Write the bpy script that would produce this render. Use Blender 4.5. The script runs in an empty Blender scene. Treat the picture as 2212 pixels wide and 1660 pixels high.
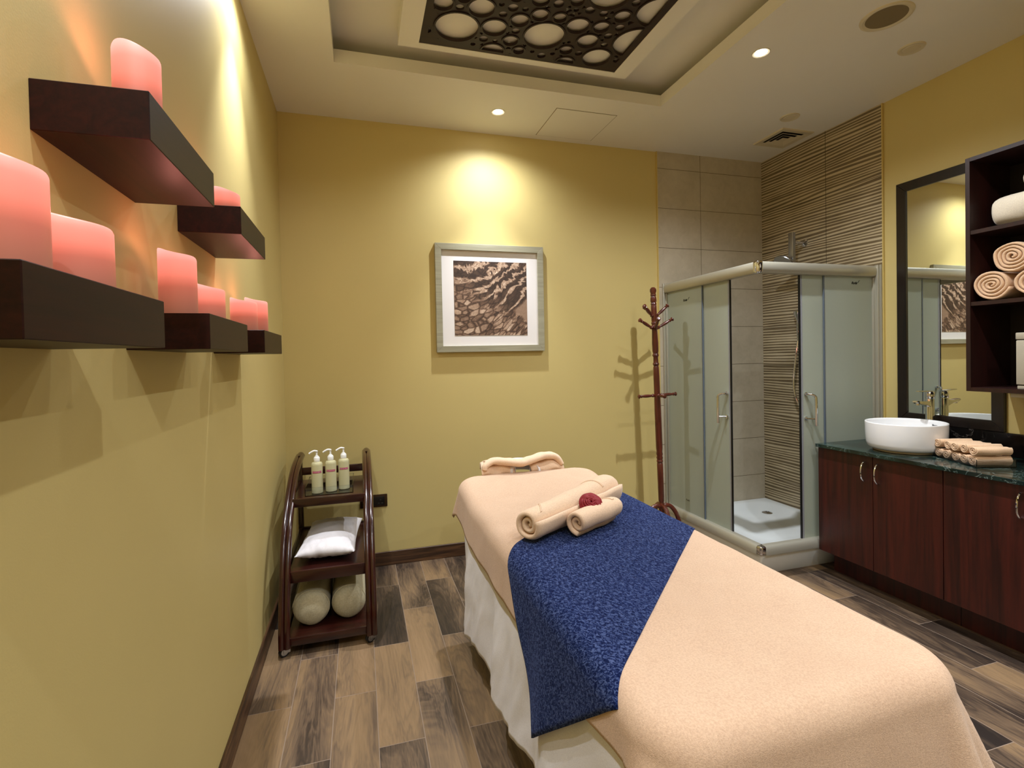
import bpy, bmesh, math, random
from mathutils import Vector, Matrix, noise
random.seed(7)
PI = math.pi
SC = bpy.context.scene
COL = SC.collection
W, H = 3.825, 3.038          # room width and ceiling height
FILL_W = 68  # power of the added fill light behind the camera
YF = -4.35                   # wall behind the camera

# ------------------------------------------------------------------ materials
def lin(h):
    h = h.lstrip('#'); v = [int(h[i:i+2], 16)/255 for i in (0, 2, 4)]
    return tuple((c/12.92 if c <= .04045 else ((c+.055)/1.055)**2.4) for c in v) + (1,)

class N:
    """small node helper"""
    def __init__(s, name):
        s.m = bpy.data.materials.new(name); s.m.use_nodes = True
        s.t = s.m.node_tree; s.b = s.t.nodes['Principled BSDF']; s.out = s.t.nodes['Material Output']
    def n(s, typ, **k):
        nd = s.t.nodes.new(typ)
        for a, v in k.items():
            if a in nd.inputs.keys(): nd.inputs[a].default_value = v
            else: setattr(nd, a, v)
        return nd
    def l(s, a, b): s.t.links.new(a, b)
    def p(s, **k):
        for a, v in k.items():
            s.b.inputs[a.replace('_', ' ')].default_value = v
        return s
    def coord(s, kind='Object', scale=(1, 1, 1), rot=(0, 0, 0), loc=(0, 0, 0)):
        tc = s.n('ShaderNodeTexCoord'); mp = s.n('ShaderNodeMapping')
        mp.inputs['Scale'].default_value = scale; mp.inputs['Rotation'].default_value = rot; mp.inputs['Location'].default_value = loc
        s.l(tc.outputs[kind], mp.inputs['Vector']); return mp.outputs[0]
    def noise(s, vec, scale, detail=3, rough=.5, dist=0):
        nd = s.n('ShaderNodeTexNoise'); nd.inputs['Scale'].default_value = scale; nd.inputs['Detail'].default_value = detail
        nd.inputs['Roughness'].default_value = rough; nd.inputs['Distortion'].default_value = dist
        if vec is not None: s.l(vec, nd.inputs['Vector'])
        return nd
    def ramp(s, fac, stops, interp='LINEAR'):
        r = s.n('ShaderNodeValToRGB'); r.color_ramp.interpolation = interp
        e = r.color_ramp.elements
        while len(e) < len(stops): e.new(.5)
        for el, (p, c) in zip(e, stops): el.position = p; el.color = c
        s.l(fac, r.inputs[0]); return r.outputs[0]
    def mix(s, a, b, fac, mode='MIX'):
        m = s.n('ShaderNodeMix', data_type='RGBA', blend_type=mode)
        for i, v in ((6, a), (7, b), (0, fac)):
            if hasattr(v, 'links'): s.l(v, m.inputs[i])
            else: m.inputs[i].default_value = v
        return m.outputs[2]
    def math(s, op, a, b=None, c=None):
        m = s.n('ShaderNodeMath', operation=op)
        for i, v in enumerate((a, b, c)):
            if v is None: continue
            if hasattr(v, 'links'): s.l(v, m.inputs[i])
            else: m.inputs[i].default_value = v
        return m.outputs[0]
    def sep(s, vec):
        x = s.n('ShaderNodeSeparateXYZ'); s.l(vec, x.inputs[0]); return x.outputs
    def bump(s, h, strength=.2, dist=.002):
        b = s.n('ShaderNodeBump'); b.inputs['Strength'].default_value = strength; b.inputs['Distance'].default_value = dist
        s.l(h, b.inputs['Height']); s.l(b.outputs[0], s.b.inputs['Normal']); return s
    def col(s, c): s.l(c, s.b.inputs['Base Color']); return s

def simple(name, hexc, rough=.5, metal=0, **k):
    x = N(name); x.p(Base_Color=lin(hexc), Roughness=rough, Metallic=metal, **k); return x.m

def mat_paint(name, hexc, bump=.15):
    x = N(name); v = x.coord(); n1 = x.noise(v, 2.2, 3)
    c = lin(hexc); d = tuple(q*.94 for q in c[:3])+(1,)
    x.col(x.mix(c, d, n1.outputs[0])); x.p(Roughness=.55)
    x.b.inputs['Specular IOR Level'].default_value = .35
    n2 = x.noise(v, 260, 2); x.bump(n2.outputs[0], bump, .001); return x.m

def mat_wood(name, dark, light, axis='x', scale=1., rough=.3, contrast=(.35, .7), coat=0.):
    """fine straight grain along the given axis"""
    x = N(name)
    s = {'x': (1.2, 22, 22), 'y': (22, 1.2, 22), 'z': (22, 22, 1.2)}[axis]
    v = x.coord(scale=tuple(q*scale for q in s))
    n1 = x.noise(v, 1.6, 4, .55, 1.2); n2 = x.noise(v, 8, 3, .6)
    f = x.math('ADD', x.math('MULTIPLY', n1.outputs[0], .7), x.math('MULTIPLY', n2.outputs[0], .3))
    x.col(x.ramp(f, [(contrast[0], lin(dark)), (contrast[1], lin(light))])); x.p(Roughness=rough)
    x.b.inputs['Coat Weight'].default_value = coat; x.b.inputs['Coat Roughness'].default_value = .12
    x.bump(n2.outputs[0], .05, .001); return x.m

def mat_floor():
    x = N('plank_floor_mat')
    v = x.coord(loc=(0, 0, 0)); o = x.sep(v)
    # planks run along y: width .1684, length .664, joints staggered by half
    u = x.math('DIVIDE', x.math('SUBTRACT', o[0], .006), .1684)
    row = x.math('FLOOR', u); fu = x.math('FRACT', u)
    odd = x.math('MODULO', x.math('ADD', row, 100), 2.0)
    vv = x.math('ADD', x.math('DIVIDE', x.math('ADD', o[1], 20*.664), .664), x.math('MULTIPLY', odd, .5))
    cell = x.math('FLOOR', vv); fv = x.math('FRACT', vv)
    cb = x.n('ShaderNodeCombineXYZ'); x.l(row, cb.inputs[0]); x.l(cell, cb.inputs[1])
    wn = x.n('ShaderNodeTexWhiteNoise', noise_dimensions='3D'); x.l(cb.outputs[0], wn.inputs['Vector'])
    wc = x.sep(wn.outputs['Color'])
    # per plank offset of the grain
    off = x.n('ShaderNodeVectorMath', operation='SCALE'); x.l(wn.outputs['Color'], off.inputs[0]); off.inputs['Scale'].default_value = 13.
    vs = x.n('ShaderNodeVectorMath', operation='ADD'); x.l(v, vs.inputs[0]); x.l(off.outputs[0], vs.inputs[1])
    mp = x.n('ShaderNodeMapping'); mp.inputs['Scale'].default_value = (9, 1.5, 9); x.l(vs.outputs[0], mp.inputs[0])
    g1 = x.noise(mp.outputs[0], 1.0, 4, .55, .8)          # broad cathedral shapes
    rings = x.math('FRACT', x.math('MULTIPLY', g1.outputs[0], 11.0))
    rings = x.math('ABSOLUTE', x.math('SUBTRACT', rings, .5))
    mp2 = x.n('ShaderNodeMapping'); mp2.inputs['Scale'].default_value = (95, 6, 95); x.l(vs.outputs[0], mp2.inputs[0])
    g2 = x.noise(mp2.outputs[0], 1.6, 3, .6)
    g3 = x.noise(mp.outputs[0], .55, 2, .5, .4)           # colour bands within a plank
    f = x.math('ADD', x.math('MULTIPLY', g1.outputs[0], .35), x.math('MULTIPLY', g3.outputs[0], .95))
    f = x.math('ADD', f, x.math('MULTIPLY', x.math('SUBTRACT', wc[0], .5), .28))
    f = x.math('ADD', f, x.math('MULTIPLY', x.math('SUBTRACT', g2.outputs[0], .5), .20))
    f = x.math('ADD', f, x.math('MULTIPLY', x.math('SUBTRACT', rings, .25), .16))
    c = x.ramp(f, [(.40, lin('#231b17')), (.53, lin('#403329')), (.64, lin('#655240')), (.78, lin('#846b4e')), (.95, lin('#95795a'))])
    # dark knots
    mp3 = x.n('ShaderNodeMapping'); mp3.inputs['Scale'].default_value = (7, 2.6, 7); x.l(vs.outputs[0], mp3.inputs[0])
    vo = x.n('ShaderNodeTexVoronoi', feature='F1'); vo.inputs['Scale'].default_value = 1.; x.l(mp3.outputs[0], vo.inputs['Vector'])
    kd = x.math('ADD', vo.outputs['Distance'], x.math('MULTIPLY', x.math('SUBTRACT', g2.outputs[0], .5), .12))
    kn = x.ramp(kd, [(.03, (0.72, .72, .72, 1)), (.17, (0, 0, 0, 1))])
    c = x.mix(c, lin('#241c1a'), kn)
    # joints
    e1 = x.math('MINIMUM', fu, x.math('SUBTRACT', 1, fu)); e1 = x.math('MULTIPLY', e1, .1684)
    e2 = x.math('MINIMUM', fv, x.math('SUBTRACT', 1, fv)); e2 = x.math('MULTIPLY', e2, .664)
    e = x.math('MINIMUM', e1, e2)
    jt = x.math('LESS_THAN', e, .0013)
    c = x.mix(c, lin('#8d7b6c'), jt)
    x.col(c); x.p(Roughness=.42)
    hgt = x.math('SUBTRACT', x.math('MULTIPLY', g2.outputs[0], .3), jt)
    x.bump(hgt, .35, .0012); return x.m

def mat_baseboard(axis):
    x = N('baseboard_mat_'+axis)
    s = (1.3, 30, 30) if axis == 'x' else (30, 1.3, 30)
    v = x.coord(scale=s); n1 = x.noise(v, 1.3, 5, .6, 1.)
    x.col(x.ramp(n1.outputs[0], [(.35, lin('#2c1d14')), (.52, lin('#4b3220')), (.7, lin('#6f4f34'))])); x.p(Roughness=.4); return x.m

def mat_tile(name, horiz, j0, jstep):
    """plain concrete-look tiles; horiz = 0 (x) or 1 (y)"""
    x = N(name); v = x.coord(); o = x.sep(v)
    a = x.n('ShaderNodeTexNoise'); n1 = x.noise(v, 2.5, 5, .6); n2 = x.noise(v, 14, 4, .65, .6)
    f = x.math('ADD', x.math('MULTIPLY', n1.outputs[0], .6), x.math('MULTIPLY', n2.outputs[0], .4))
    c = x.ramp(f, [(.3, lin('#a89d88')), (.5, lin('#b8ad98')), (.7, lin('#c6bba6'))])
    fu = x.math('FRACT', x.math('DIVIDE', x.math('ADD', x.math('SUBTRACT', o[horiz], j0), jstep*20), jstep))
    fz = x.math('FRACT', x.math('DIVIDE', x.math('ADD', x.math('SUBTRACT', o[2], .052), 3.17), .317))
    e = x.math('MINIMUM', x.math('MULTIPLY', x.math('MINIMUM', fu, x.math('SUBTRACT', 1, fu)), jstep),
               x.math('MULTIPLY', x.math('MINIMUM', fz, x.math('SUBTRACT', 1, fz)), .317))
    j = x.math('LESS_THAN', e, .0018)
    x.col(x.mix(c, lin('#5e5138'), j)); x.p(Roughness=.45); x.bump(x.math('SUBTRACT', 0, j), .3, .001); return x.m

def mat_tile_stripe():
    x = N('striped_tile_mat'); v = x.coord(); o = x.sep(v)
    # wedge shaped stripes: phase drifts slowly along y, differently at every height
    mp = x.n('ShaderNodeMapping'); mp.inputs['Scale'].default_value = (0, 1.3, 14); x.l(v, mp.inputs[0])
    n1 = x.noise(mp.outputs[0], 1, 0, .4)
    mp2 = x.n('ShaderNodeMapping'); mp2.inputs['Scale'].default_value = (0, 2.0, 26); x.l(v, mp2.inputs[0])
    n2 = x.noise(mp2.outputs[0], 1, 1, .4)
    ph = x.math('ADD', x.math('DIVIDE', o[2], .0225), x.math('MULTIPLY', n1.outputs[0], 1.5))
    s = x.math('SINE', x.math('MULTIPLY', ph, 2*PI))
    thr = x.math('MULTIPLY', x.math('SUBTRACT', n2.outputs[0], .52), 3.0)
    st = x.math('SUBTRACT', s, thr)
    st = x.n('ShaderNodeMapRange'); 
    x.l(x.math('SUBTRACT', s, thr), st.inputs[0]); st.inputs[1].default_value = -.12; st.inputs[2].default_value = .12
    mo = x.noise(v, 5, 4, .6)
    dark = x.ramp(mo.outputs[0], [(.3, lin('#66573f')), (.7, lin('#7a6a50'))])
    lite = x.ramp(mo.outputs[0], [(.3, lin('#b8a989')), (.7, lin('#c8b99b'))])
    c = x.mix(lite, dark, st.outputs[0])
    fu = x.math('FRACT', x.math('DIVIDE', x.math('ADD', o[1], .624+6.27), .627))
    fz = x.math('FRACT', x.math('DIVIDE', x.math('ADD', x.math('SUBTRACT', o[2], .034), 3.17), .317))
    e = x.math('MINIMUM', x.math('MULTIPLY', x.math('MINIMUM', fu, x.math('SUBTRACT', 1, fu)), .627),
               x.math('MULTIPLY', x.math('MINIMUM', fz, x.math('SUBTRACT', 1, fz)), .317))
    j = x.math('LESS_THAN', e, .0018)
    x.col(x.mix(c, lin('#33291a'), j)); x.p(Roughness=.4)
    x.bump(st.outputs[0], .25, .0015); return x.m

def mat_marble(name, base, tint, vein, vs=5., amount=.5):
    x = N(name); v = x.coord()
    n1 = x.noise(v, 6, 5, .6, .5)
    c = x.mix(lin(base), lin(tint), x.ramp(n1.outputs[0], [(.4, (0, 0, 0, 1)), (.7, (1, 1, 1, 1))]))
    n2 = x.noise(v, vs, 6, .65, 1.8)
    r = x.math('ABSOLUTE', x.math('SUBTRACT', n2.outputs[0], .5))
    vn = x.ramp(r, [(.0, (amount,)*3+(1,)), (.012, (0, 0, 0, 1))])
    n3 = x.noise(v, 3, 2); msk = x.ramp(n3.outputs[0], [(.48, (0, 0, 0, 1)), (.62, (1, 1, 1, 1))])
    c = x.mix(c, lin(vein), x.mix((0, 0, 0, 1), vn, msk))
    x.col(c); x.p(Roughness=.12); return x.m

def mat_terry(name, hexa, hexb, scale=500, sheen=.3, bump=.6, dist=.002):
    x = N(name); v = x.coord(); n1 = x.noise(v, 9, 4, .6); n2 = x.noise(v, scale, 2, .6)
    c_ = x.mix(lin(hexa), lin(hexb), n1.outputs[0]); n3 = x.noise(v, scale*.55, 2, .7)
    x.col(x.mix(c_, x.ramp(n3.outputs[0], [(.35, (.80, .78, .76, 1)), (.65, (1, 1, 1, 1))]), .8, 'MULTIPLY')); x.p(Roughness=.95)
    x.b.inputs['Sheen Weight'].default_value = sheen; x.b.inputs['Sheen Roughness'].default_value = .5
    x.b.inputs['Specular IOR Level'].default_value = .1
    x.bump(n2.outputs[0], bump, dist); return x.m

def mat_blue():
    x = N('blue_plush_mat')
    v = x.coord(kind='UV'); 
    mp = x.n('ShaderNodeMapping'); mp.inputs['Scale'].default_value = (118, 56, 1); x.l(v, mp.inputs[0])
    n1 = x.noise(mp.outputs[0], 1.5, 4, .72, 1.0)
    n2 = x.noise(v, 2.2, 3)
    f = x.ramp(n1.outputs[0], [(.44, lin('#070f2e')), (.50, lin('#0f1e49')), (.57, lin('#4d5b84'))])
    x.col(x.mix(f, lin('#10235c'), x.math('MULTIPLY', n2.outputs[0], .35))); x.p(Roughness=.9)
    x.b.inputs['Sheen Weight'].default_value = .16; x.b.inputs['Sheen Roughness'].default_value = .3
    x.b.inputs['Sheen Tint'].default_value = (.30, .42, 1, 1)
    x.b.inputs['Specular IOR Level'].default_value = .1
    x.bump(n1.outputs[0], .7, .004); return x.m

def mat_frost():
    x = N('frosted_glass_mat')
    d = x.n('ShaderNodeBsdfDiffuse'); d.inputs[0].default_value = lin('#c4cabd')
    t = x.n('ShaderNodeBsdfTranslucent'); t.inputs[0].default_value = lin('#d0d8cc')
    tr = x.n('ShaderNodeBsdfTransparent'); tr.inputs[0].default_value = (.8, .9, .85, 1)
    g = x.n('ShaderNodeBsdfGlossy'); g.inputs['Roughness'].default_value = .35
    m1 = x.n('ShaderNodeMixShader'); m1.inputs[0].default_value = .42
    m3 = x.n('ShaderNodeMixShader'); m3.inputs[0].default_value = .06
    m2 = x.n('ShaderNodeMixShader'); m2.inputs[0].default_value = .06
    x.l(d.outputs[0], m1.inputs[1]); x.l(t.outputs[0], m1.inputs[2])
    x.l(m1.outputs[0], m3.inputs[1]); x.l(tr.outputs[0], m3.inputs[2])
    x.l(m3.outputs[0], m2.inputs[1]); x.l(g.outputs[0], m2.inputs[2]); x.l(m2.outputs[0], x.out.inputs[0]); return x.m

def mat_candle():
    x = N('candle_wax_mat'); tc = x.n('ShaderNodeTexCoord'); o = x.sep(tc.outputs['Generated'])
    c = x.ramp(o[2], [(0, lin('#c98a6c')), (.45, lin('#ff8068')), (.8, lin('#ff8f80')), (1, lin('#ffb8ae'))])
    e = x.ramp(o[2], [(0, (.16,)*3+(1,)), (.4, (.32,)*3+(1,)), (.6, (.72,)*3+(1,)), (.95, (.95,)*3+(1,))])
    x.p(Base_Color=lin('#9a5a4c'), Roughness=.5)
    x.l(c, x.b.inputs['Emission Color'])
    x.l(x.math('MULTIPLY', e, .95), x.b.inputs['Emission Strength']); return x.m

def mat_clear(name, col=(1, 1, 1, 1), rough=.02):
    x = N(name); x.p(Base_Color=col, Roughness=rough, IOR=1.45, Transmission_Weight=1.0); return x.m

def mat_emit(name, col, s):
    x = N(name); x.p(Base_Color=(1, 1, 1, 1), Emission_Color=col, Emission_Strength=s); return x.m

def mat_print():
    x = N('stone_print_mat'); tc = x.n('ShaderNodeTexCoord')
    g = tc.outputs['Generated']; o = x.sep(g)      # x across, z up
    u, w = o[0], o[2]
    nz = x.noise(g, 5, 4, .6)
    # rows of stones bend upward to the right
    bend = x.math('SUBTRACT', w, x.math('MULTIPLY', x.math('MULTIPLY', u, u), .62))
    cu = x.math('MULTIPLY', x.math('ADD', u, x.math('MULTIPLY', w, .12)), 9.)
    cw = x.math('MULTIPLY', x.math('ADD', bend, x.math('MULTIPLY', nz.outputs[0], .06)), 17.)
    cb = x.n('ShaderNodeCombineXYZ'); x.l(cu, cb.inputs[0]); x.l(cw, cb.inputs[1])
    ve = x.n('ShaderNodeTexVoronoi', feature='DISTANCE_TO_EDGE'); ve.inputs['Scale'].default_value = 1; x.l(cb.outputs[0], ve.inputs['Vector'])
    vc = x.n('ShaderNodeTexVoronoi', feature='F1'); vc.inputs['Scale'].default_value = 1; x.l(cb.outputs[0], vc.inputs['Vector'])
    edge = x.ramp(ve.outputs['Distance'], [(.0, (0, 0, 0, 1)), (.16, (1, 1, 1, 1))])
    fine = x.noise(g, 38, 5, .7, 1.)
    st = x.math('ADD', x.math('MULTIPLY', x.sep(vc.outputs['Color'])[0], .35), x.math('MULTIPLY', fine.outputs[0], .55))
    # big ledges of shade toward the top right
    lz = x.noise(g, 3.2, 3, .6, 1.5)
    led = x.math('SINE', x.math('MULTIPLY', x.math('ADD', bend, x.math('MULTIPLY', lz.outputs[0], .5)), 34))
    led = x.ramp(led, [(.2, (0.12,)*3+(1,)), (.75, (1, 1, 1, 1))])
    up = x.ramp(x.math('ADD', x.math('MULTIPLY', u, .45), x.math('MULTIPLY', w, .8)), [(.42, (0, 0, 0, 1)), (.68, (.85,)*3+(1,))])
    v = x.math('MULTIPLY', st, x.math('ADD', .25, x.math('MULTIPLY', edge, .75)))
    v = x.mix(v, x.math('MULTIPLY', x.math('MULTIPLY', fine.outputs[0], 1.15), led), up)
    # plain sandy slope at the lower right
    tri = x.math('SUBTRACT', x.math('ADD', u, x.math('MULTIPLY', x.math('ABSOLUTE', x.math('SUBTRACT', w, .34)), -1.1)), x.math('ADD', .70, x.math('MULTIPLY', nz.outputs[0], .14)))
    sand = x.ramp(tri, [(.02, (0, 0, 0, 1)), (.07, (1, 1, 1, 1))])
    v = x.mix(v, x.math('ADD', .30, x.math('MULTIPLY', fine.outputs[0], .22)), sand)
    c = x.ramp(v, [(.08, lin('#33241c')), (.28, lin('#6b5140')), (.5, lin('#a3866f')), (.72, lin('#d6bfa8'))])
    x.col(c); x.p(Roughness=.5); return x.m

M = {}
M['wall'] = mat_paint('yellow_wall_paint', '#cebb7c')
M['ceil'] = mat_paint('cream_ceiling_paint', '#e9e6de', .08)
M['white_paint'] = mat_paint('white_panel_paint', '#ebe8df', .1)
M['floor'] = mat_floor()
M['base_x'] = mat_baseboard('x'); M['base_y'] = mat_baseboard('y')
M['tile'] = mat_tile('plain_tile_mat', 0, 3.198, .627)
M['stripe'] = mat_tile_stripe()
M['shelf'] = mat_wood('shelf_veneer', '#170503', '#2c0e08', 'y', 1, .42); M['shelf'].node_tree.nodes['Principled BSDF'].inputs['Specular IOR Level'].default_value = .18
M['shelf_end'] = M['shelf']
M['trolley'] = mat_wood('mahogany_lacquer_upright', '#1e0604', '#3a1009', 'z', 1, .22, coat=.5)
M['trolley_flat'] = mat_wood('mahogany_lacquer_flat', '#1f0705', '#38120b', 'x', 1, .28, coat=.3)
M['rack'] = mat_wood('rack_wood', '#3a120a', '#6b2a18', 'z', 1, .3, coat=.4)
M['cab'] = mat_wood('cabinet_laminate', '#250906', '#43140c', 'z', .5, .38, contrast=(.38, .62))
M['cab_dark'] = mat_wood('wall_cabinet_laminate', '#1c0b09', '#30130f', 'z', .5, .4)
M['cab_in'] = simple('cabinet_interior', '#170b09', .5)
M['lattice'] = mat_wood('lattice_wood', '#1a0a05', '#2c140a', 'x', 1, .6)
M['counter'] = mat_marble('green_black_marble', '#0b1412', '#18302b', '#9fb5ae', 7, .6)
M['blackmarble'] = mat_marble('black_marble', '#080606', '#17110f', '#8a7f78', 3.5, .55)
M['mirrorframe'] = mat_wood('black_frame_wood', '#0d0705', '#22150f', 'z', .5, .32)
M['mirror'] = simple('mirror_silver', '#dfe3df', .01, 1)
M['chrome'] = simple('chrome', '#d9dadf', .07, 1)
M['steel'] = simple('brushed_steel', '#b5b6b8', .3, 1)
M['alu'] = simple('satin_aluminium', '#b3afa0', .34, .5)
M['silverframe'] = mat_wood('silver_frame_mat', '#8e8a75', '#aaa68f', 'x', 1, .35)
M['mat_board'] = simple('mount_board', '#e6e2e0', .8)
M['print'] = mat_print()
M['blanket'] = mat_terry('peach_blanket', '#c5a58b', '#d1b49a', 420, .15, .45, .002)
M['sheet'] = mat_terry('white_sheet', '#e0dee2', '#eae8ec', 900, .05, .2, .0006)
M['blue'] = mat_blue()
M['towel'] = mat_terry('peach_towel', '#e0b893', '#e8c6a3', 600, .3, .8, .002)
M['towel_light'] = mat_terry('pale_peach_towel', '#e3c3a6', '#ecd0b4', 500, .2, .5, .0015)
M['towel_white'] = mat_terry('white_towel', '#e8ddc8', '#f0e6d3', 600, .2, .5, .0015)
M['piping'] = simple('piping_ribbon', '#e2c6ab', .85)
M['rose'] = simple('rose_petal', '#860a18', .65, 0)
M['sepal'] = simple('rose_sepal', '#5b6b33', .6)
M['ceramic'] = simple('white_ceramic', '#e9e9ea', .12)
M['ceramic_raw'] = simple('unglazed_foot', '#b8a98a', .7)
M['acrylic_white'] = simple('white_acrylic', '#e6ebec', .2)
M['frost'] = mat_frost()
M['glass_edge'] = simple('glass_edge', '#5a6472', .2)
M['seal'] = simple('black_seal', '#0a0a0c', .4)
M['pvc'] = simple('magnetic_seal', '#8d8f96', .25)
M['candle'] = mat_candle()
M['plastic_white'] = simple('white_plastic', '#f3f3f1', .3)
M['bottle'] = simple('frosted_bottle', '#d9d3a8', .3, 0, Transmission_Weight=.25)
M['label'] = simple('label_pink', '#b0335f', .5)
M['ink_white'] = simple('ink_white', '#f0c8d4', .6)
M['ink'] = simple('ink_dark', '#1c2219', .6)
M['clear'] = mat_clear('clear_acrylic', (.93, .96, 1, 1))
M['pillow'] = mat_terry('pillow_cotton', '#dcd8dc', '#e9e6ea', 900, .1, .2, .0006)
M['bolster'] = mat_terry('bolster_fabric', '#b3a98a', '#cbc2a4', 260, .1, .6, .0015)
M['black'] = simple('black_plastic', '#0b0908', .3)
M['bronze'] = simple('bronze_plate', '#35210f', .35, .4)
M['rubber'] = simple('rubber_black', '#0c0a0a', .6)
M['grille'] = simple('speaker_grille', '#7b6c4d', .7)
M['trim_white'] = simple('fixture_white', '#cfc4a8', .45)
M['dark_void'] = simple('vent_void', '#080604', .9)
M['lamp'] = mat_emit('downlight_led', (1, .97, .92, 1), 60)
M['greybox'] = simple('warm_grey_metal', '#b9b2a2', .4, .2)
M['leather'] = simple('table_vinyl', '#d8cfc0', .5)
M['legwood'] = simple('table_leg_wood', '#8a5a33', .4)

# ------------------------------------------------------------------ mesh helpers
def new(): return bmesh.new()

def finish(name, bm, mat, parent=None, smooth=True, ang=.6):
    me = bpy.data.meshes.new(name); bmesh.ops.recalc_face_normals(bm, faces=bm.faces[:])
    bm.to_mesh(me); bm.free()
    if isinstance(mat, (list, tuple)):
        for m_ in mat: me.materials.append(m_)
    else: me.materials.append(mat)
    o = bpy.data.objects.new(name, me); COL.objects.link(o)
    if smooth:
        me.polygons.foreach_set('use_smooth', [True]*len(me.polygons))
        try: me.set_sharp_from_angle(angle=ang)
        except Exception: pass
    if parent is not None: o.parent = parent
    return o

def tag(o, label, cat, group=None):
    o['label'] = label; o['category'] = cat
    if group: o['group'] = group
    return o
def struct(o): o['kind'] = 'structure'; return o
def empty(name, loc, label, cat, group=None, rz=0):
    o = bpy.data.objects.new(name, None); COL.objects.link(o); o.location = loc; o.rotation_euler = (0, 0, rz)
    o.empty_display_size = .05; return tag(o, label, cat, group)

def box(bm, x0, x1, y0, y1, z0, z1, bev=0, seg=2):
    r = bmesh.ops.create_cube(bm, size=1)
    vs = r['verts']
    for v in vs:
        v.co = Vector(((x0+x1)/2+v.co.x*(x1-x0), (y0+y1)/2+v.co.y*(y1-y0), (z0+z1)/2+v.co.z*(z1-z0)))
    if bev > 0:
        es = list({e for v in vs for e in v.link_edges})
        bmesh.ops.bevel(bm, geom=es, offset=bev, segments=seg, profile=.5, affect='EDGES')
    return vs

def lathe(bm, prof, seg=32, mat=None, caps=True):
    """prof [(r,z)]; optional 4x4 transform"""
    rings = []
    for r, z in prof:
        rings.append([bm.verts.new((r*math.cos(2*PI*i/seg), r*math.sin(2*PI*i/seg), z)) for i in range(seg)])
    for a, b in zip(rings, rings[1:]):
        for i in range(seg):
            j = (i+1) % seg; bm.faces.new((a[i], a[j], b[j], b[i]))
    if caps:
        if prof[0][0] > 1e-5: bm.faces.new(rings[0][::-1])
        if prof[-1][0] > 1e-5: bm.faces.new(rings[-1])
    vs = [v for r in rings for v in r]
    if mat is not None: bmesh.ops.transform(bm, matrix=mat, verts=vs)
    return vs

def frame_to(a, b):
    """matrix placing local z along a->b at a"""
    d = (Vector(b)-Vector(a)); q = d.to_track_quat('Z', 'Y')
    return Matrix.Translation(a) @ q.to_matrix().to_4x4()

def tube(bm, pts, r, seg=10, caps=True):
    pts = [Vector(p) for p in pts]; n = len(pts)
    rs = r if isinstance(r, (list, tuple)) else [r]*n
    t0 = (pts[1]-pts[0]).normalized()
    up = Vector((0, 0, 1)) if abs(t0.z) < .9 else Vector((1, 0, 0))
    u = t0.cross(up).normalized(); rings = []
    for i, p in enumerate(pts):
        t = (pts[min(i+1, n-1)]-pts[max(i-1, 0)]).normalized()
        u = (u-t*u.dot(t)).normalized(); w = t.cross(u)
        rings.append([bm.verts.new(p+(u*math.cos(2*PI*k/seg)+w*math.sin(2*PI*k/seg))*rs[i]) for k in range(seg)])
    for a, b in zip(rings, rings[1:]):
        for k in range(seg):
            j = (k+1) % seg; bm.faces.new((a[k], a[j], b[j], b[k]))
    if caps: bm.faces.new(rings[0][::-1]); bm.faces.new(rings[-1])

def catmull(pts, per=6):
    P = [Vector(p) for p in pts]; out = []
    for i in range(len(P)-1):
        p0 = P[max(i-1, 0)]; p1 = P[i]; p2 = P[i+1]; p3 = P[min(i+2, len(P)-1)]
        for k in range(per):
            t = k/per
            out.append(.5*((2*p1)+(p2-p0)*t+(2*p0-5*p1+4*p2-p3)*t*t+(3*p1-p0-3*p2+p3)*t**3))
    out.append(P[-1]); return out

def grid(bm, nu, nv, f, uv=None, close=False):
    vs = [[bm.verts.new(f(i/(nu-1), j/(nv-1))) for j in range(nv)] for i in range(nu)]
    lay = bm.loops.layers.uv.verify() if uv else None
    for i in range(nu-1):
        for j in range(nv-1):
            fa = bm.faces.new((vs[i][j], vs[i+1][j], vs[i+1][j+1], vs[i][j+1]))
            if uv:
                for lp, (a, b) in zip(fa.loops, ((i, j), (i+1, j), (i+1, j+1), (i, j+1))):
                    lp[lay].uv = uv(a/(nu-1), b/(nv-1))
    return vs

def obj_to_mesh(o):
    dg = bpy.context.evaluated_depsgraph_get(); dg.update()
    me = bpy.data.meshes.new_from_object(o.evaluated_get(dg)); return me

def text(name, s, size, mat, loc, rot, parent=None, ext=.0003, shear=0, bold=0):
    cu = bpy.data.curves.new(name, 'FONT'); cu.body = s; cu.size = size; cu.extrude = ext; cu.align_x = 'CENTER'; cu.align_y = 'CENTER'; cu.shear = shear; cu.offset = bold
    t = bpy.data.objects.new(name+'_src', cu); COL.objects.link(t)
    me = obj_to_mesh(t); bpy.data.objects.remove(t); me.materials.clear(); me.materials.append(mat)
    o = bpy.data.objects.new(name, me); COL.objects.link(o); o.location = loc; o.rotation_euler = rot
    if parent is not None: o.parent = parent
    return o

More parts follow.
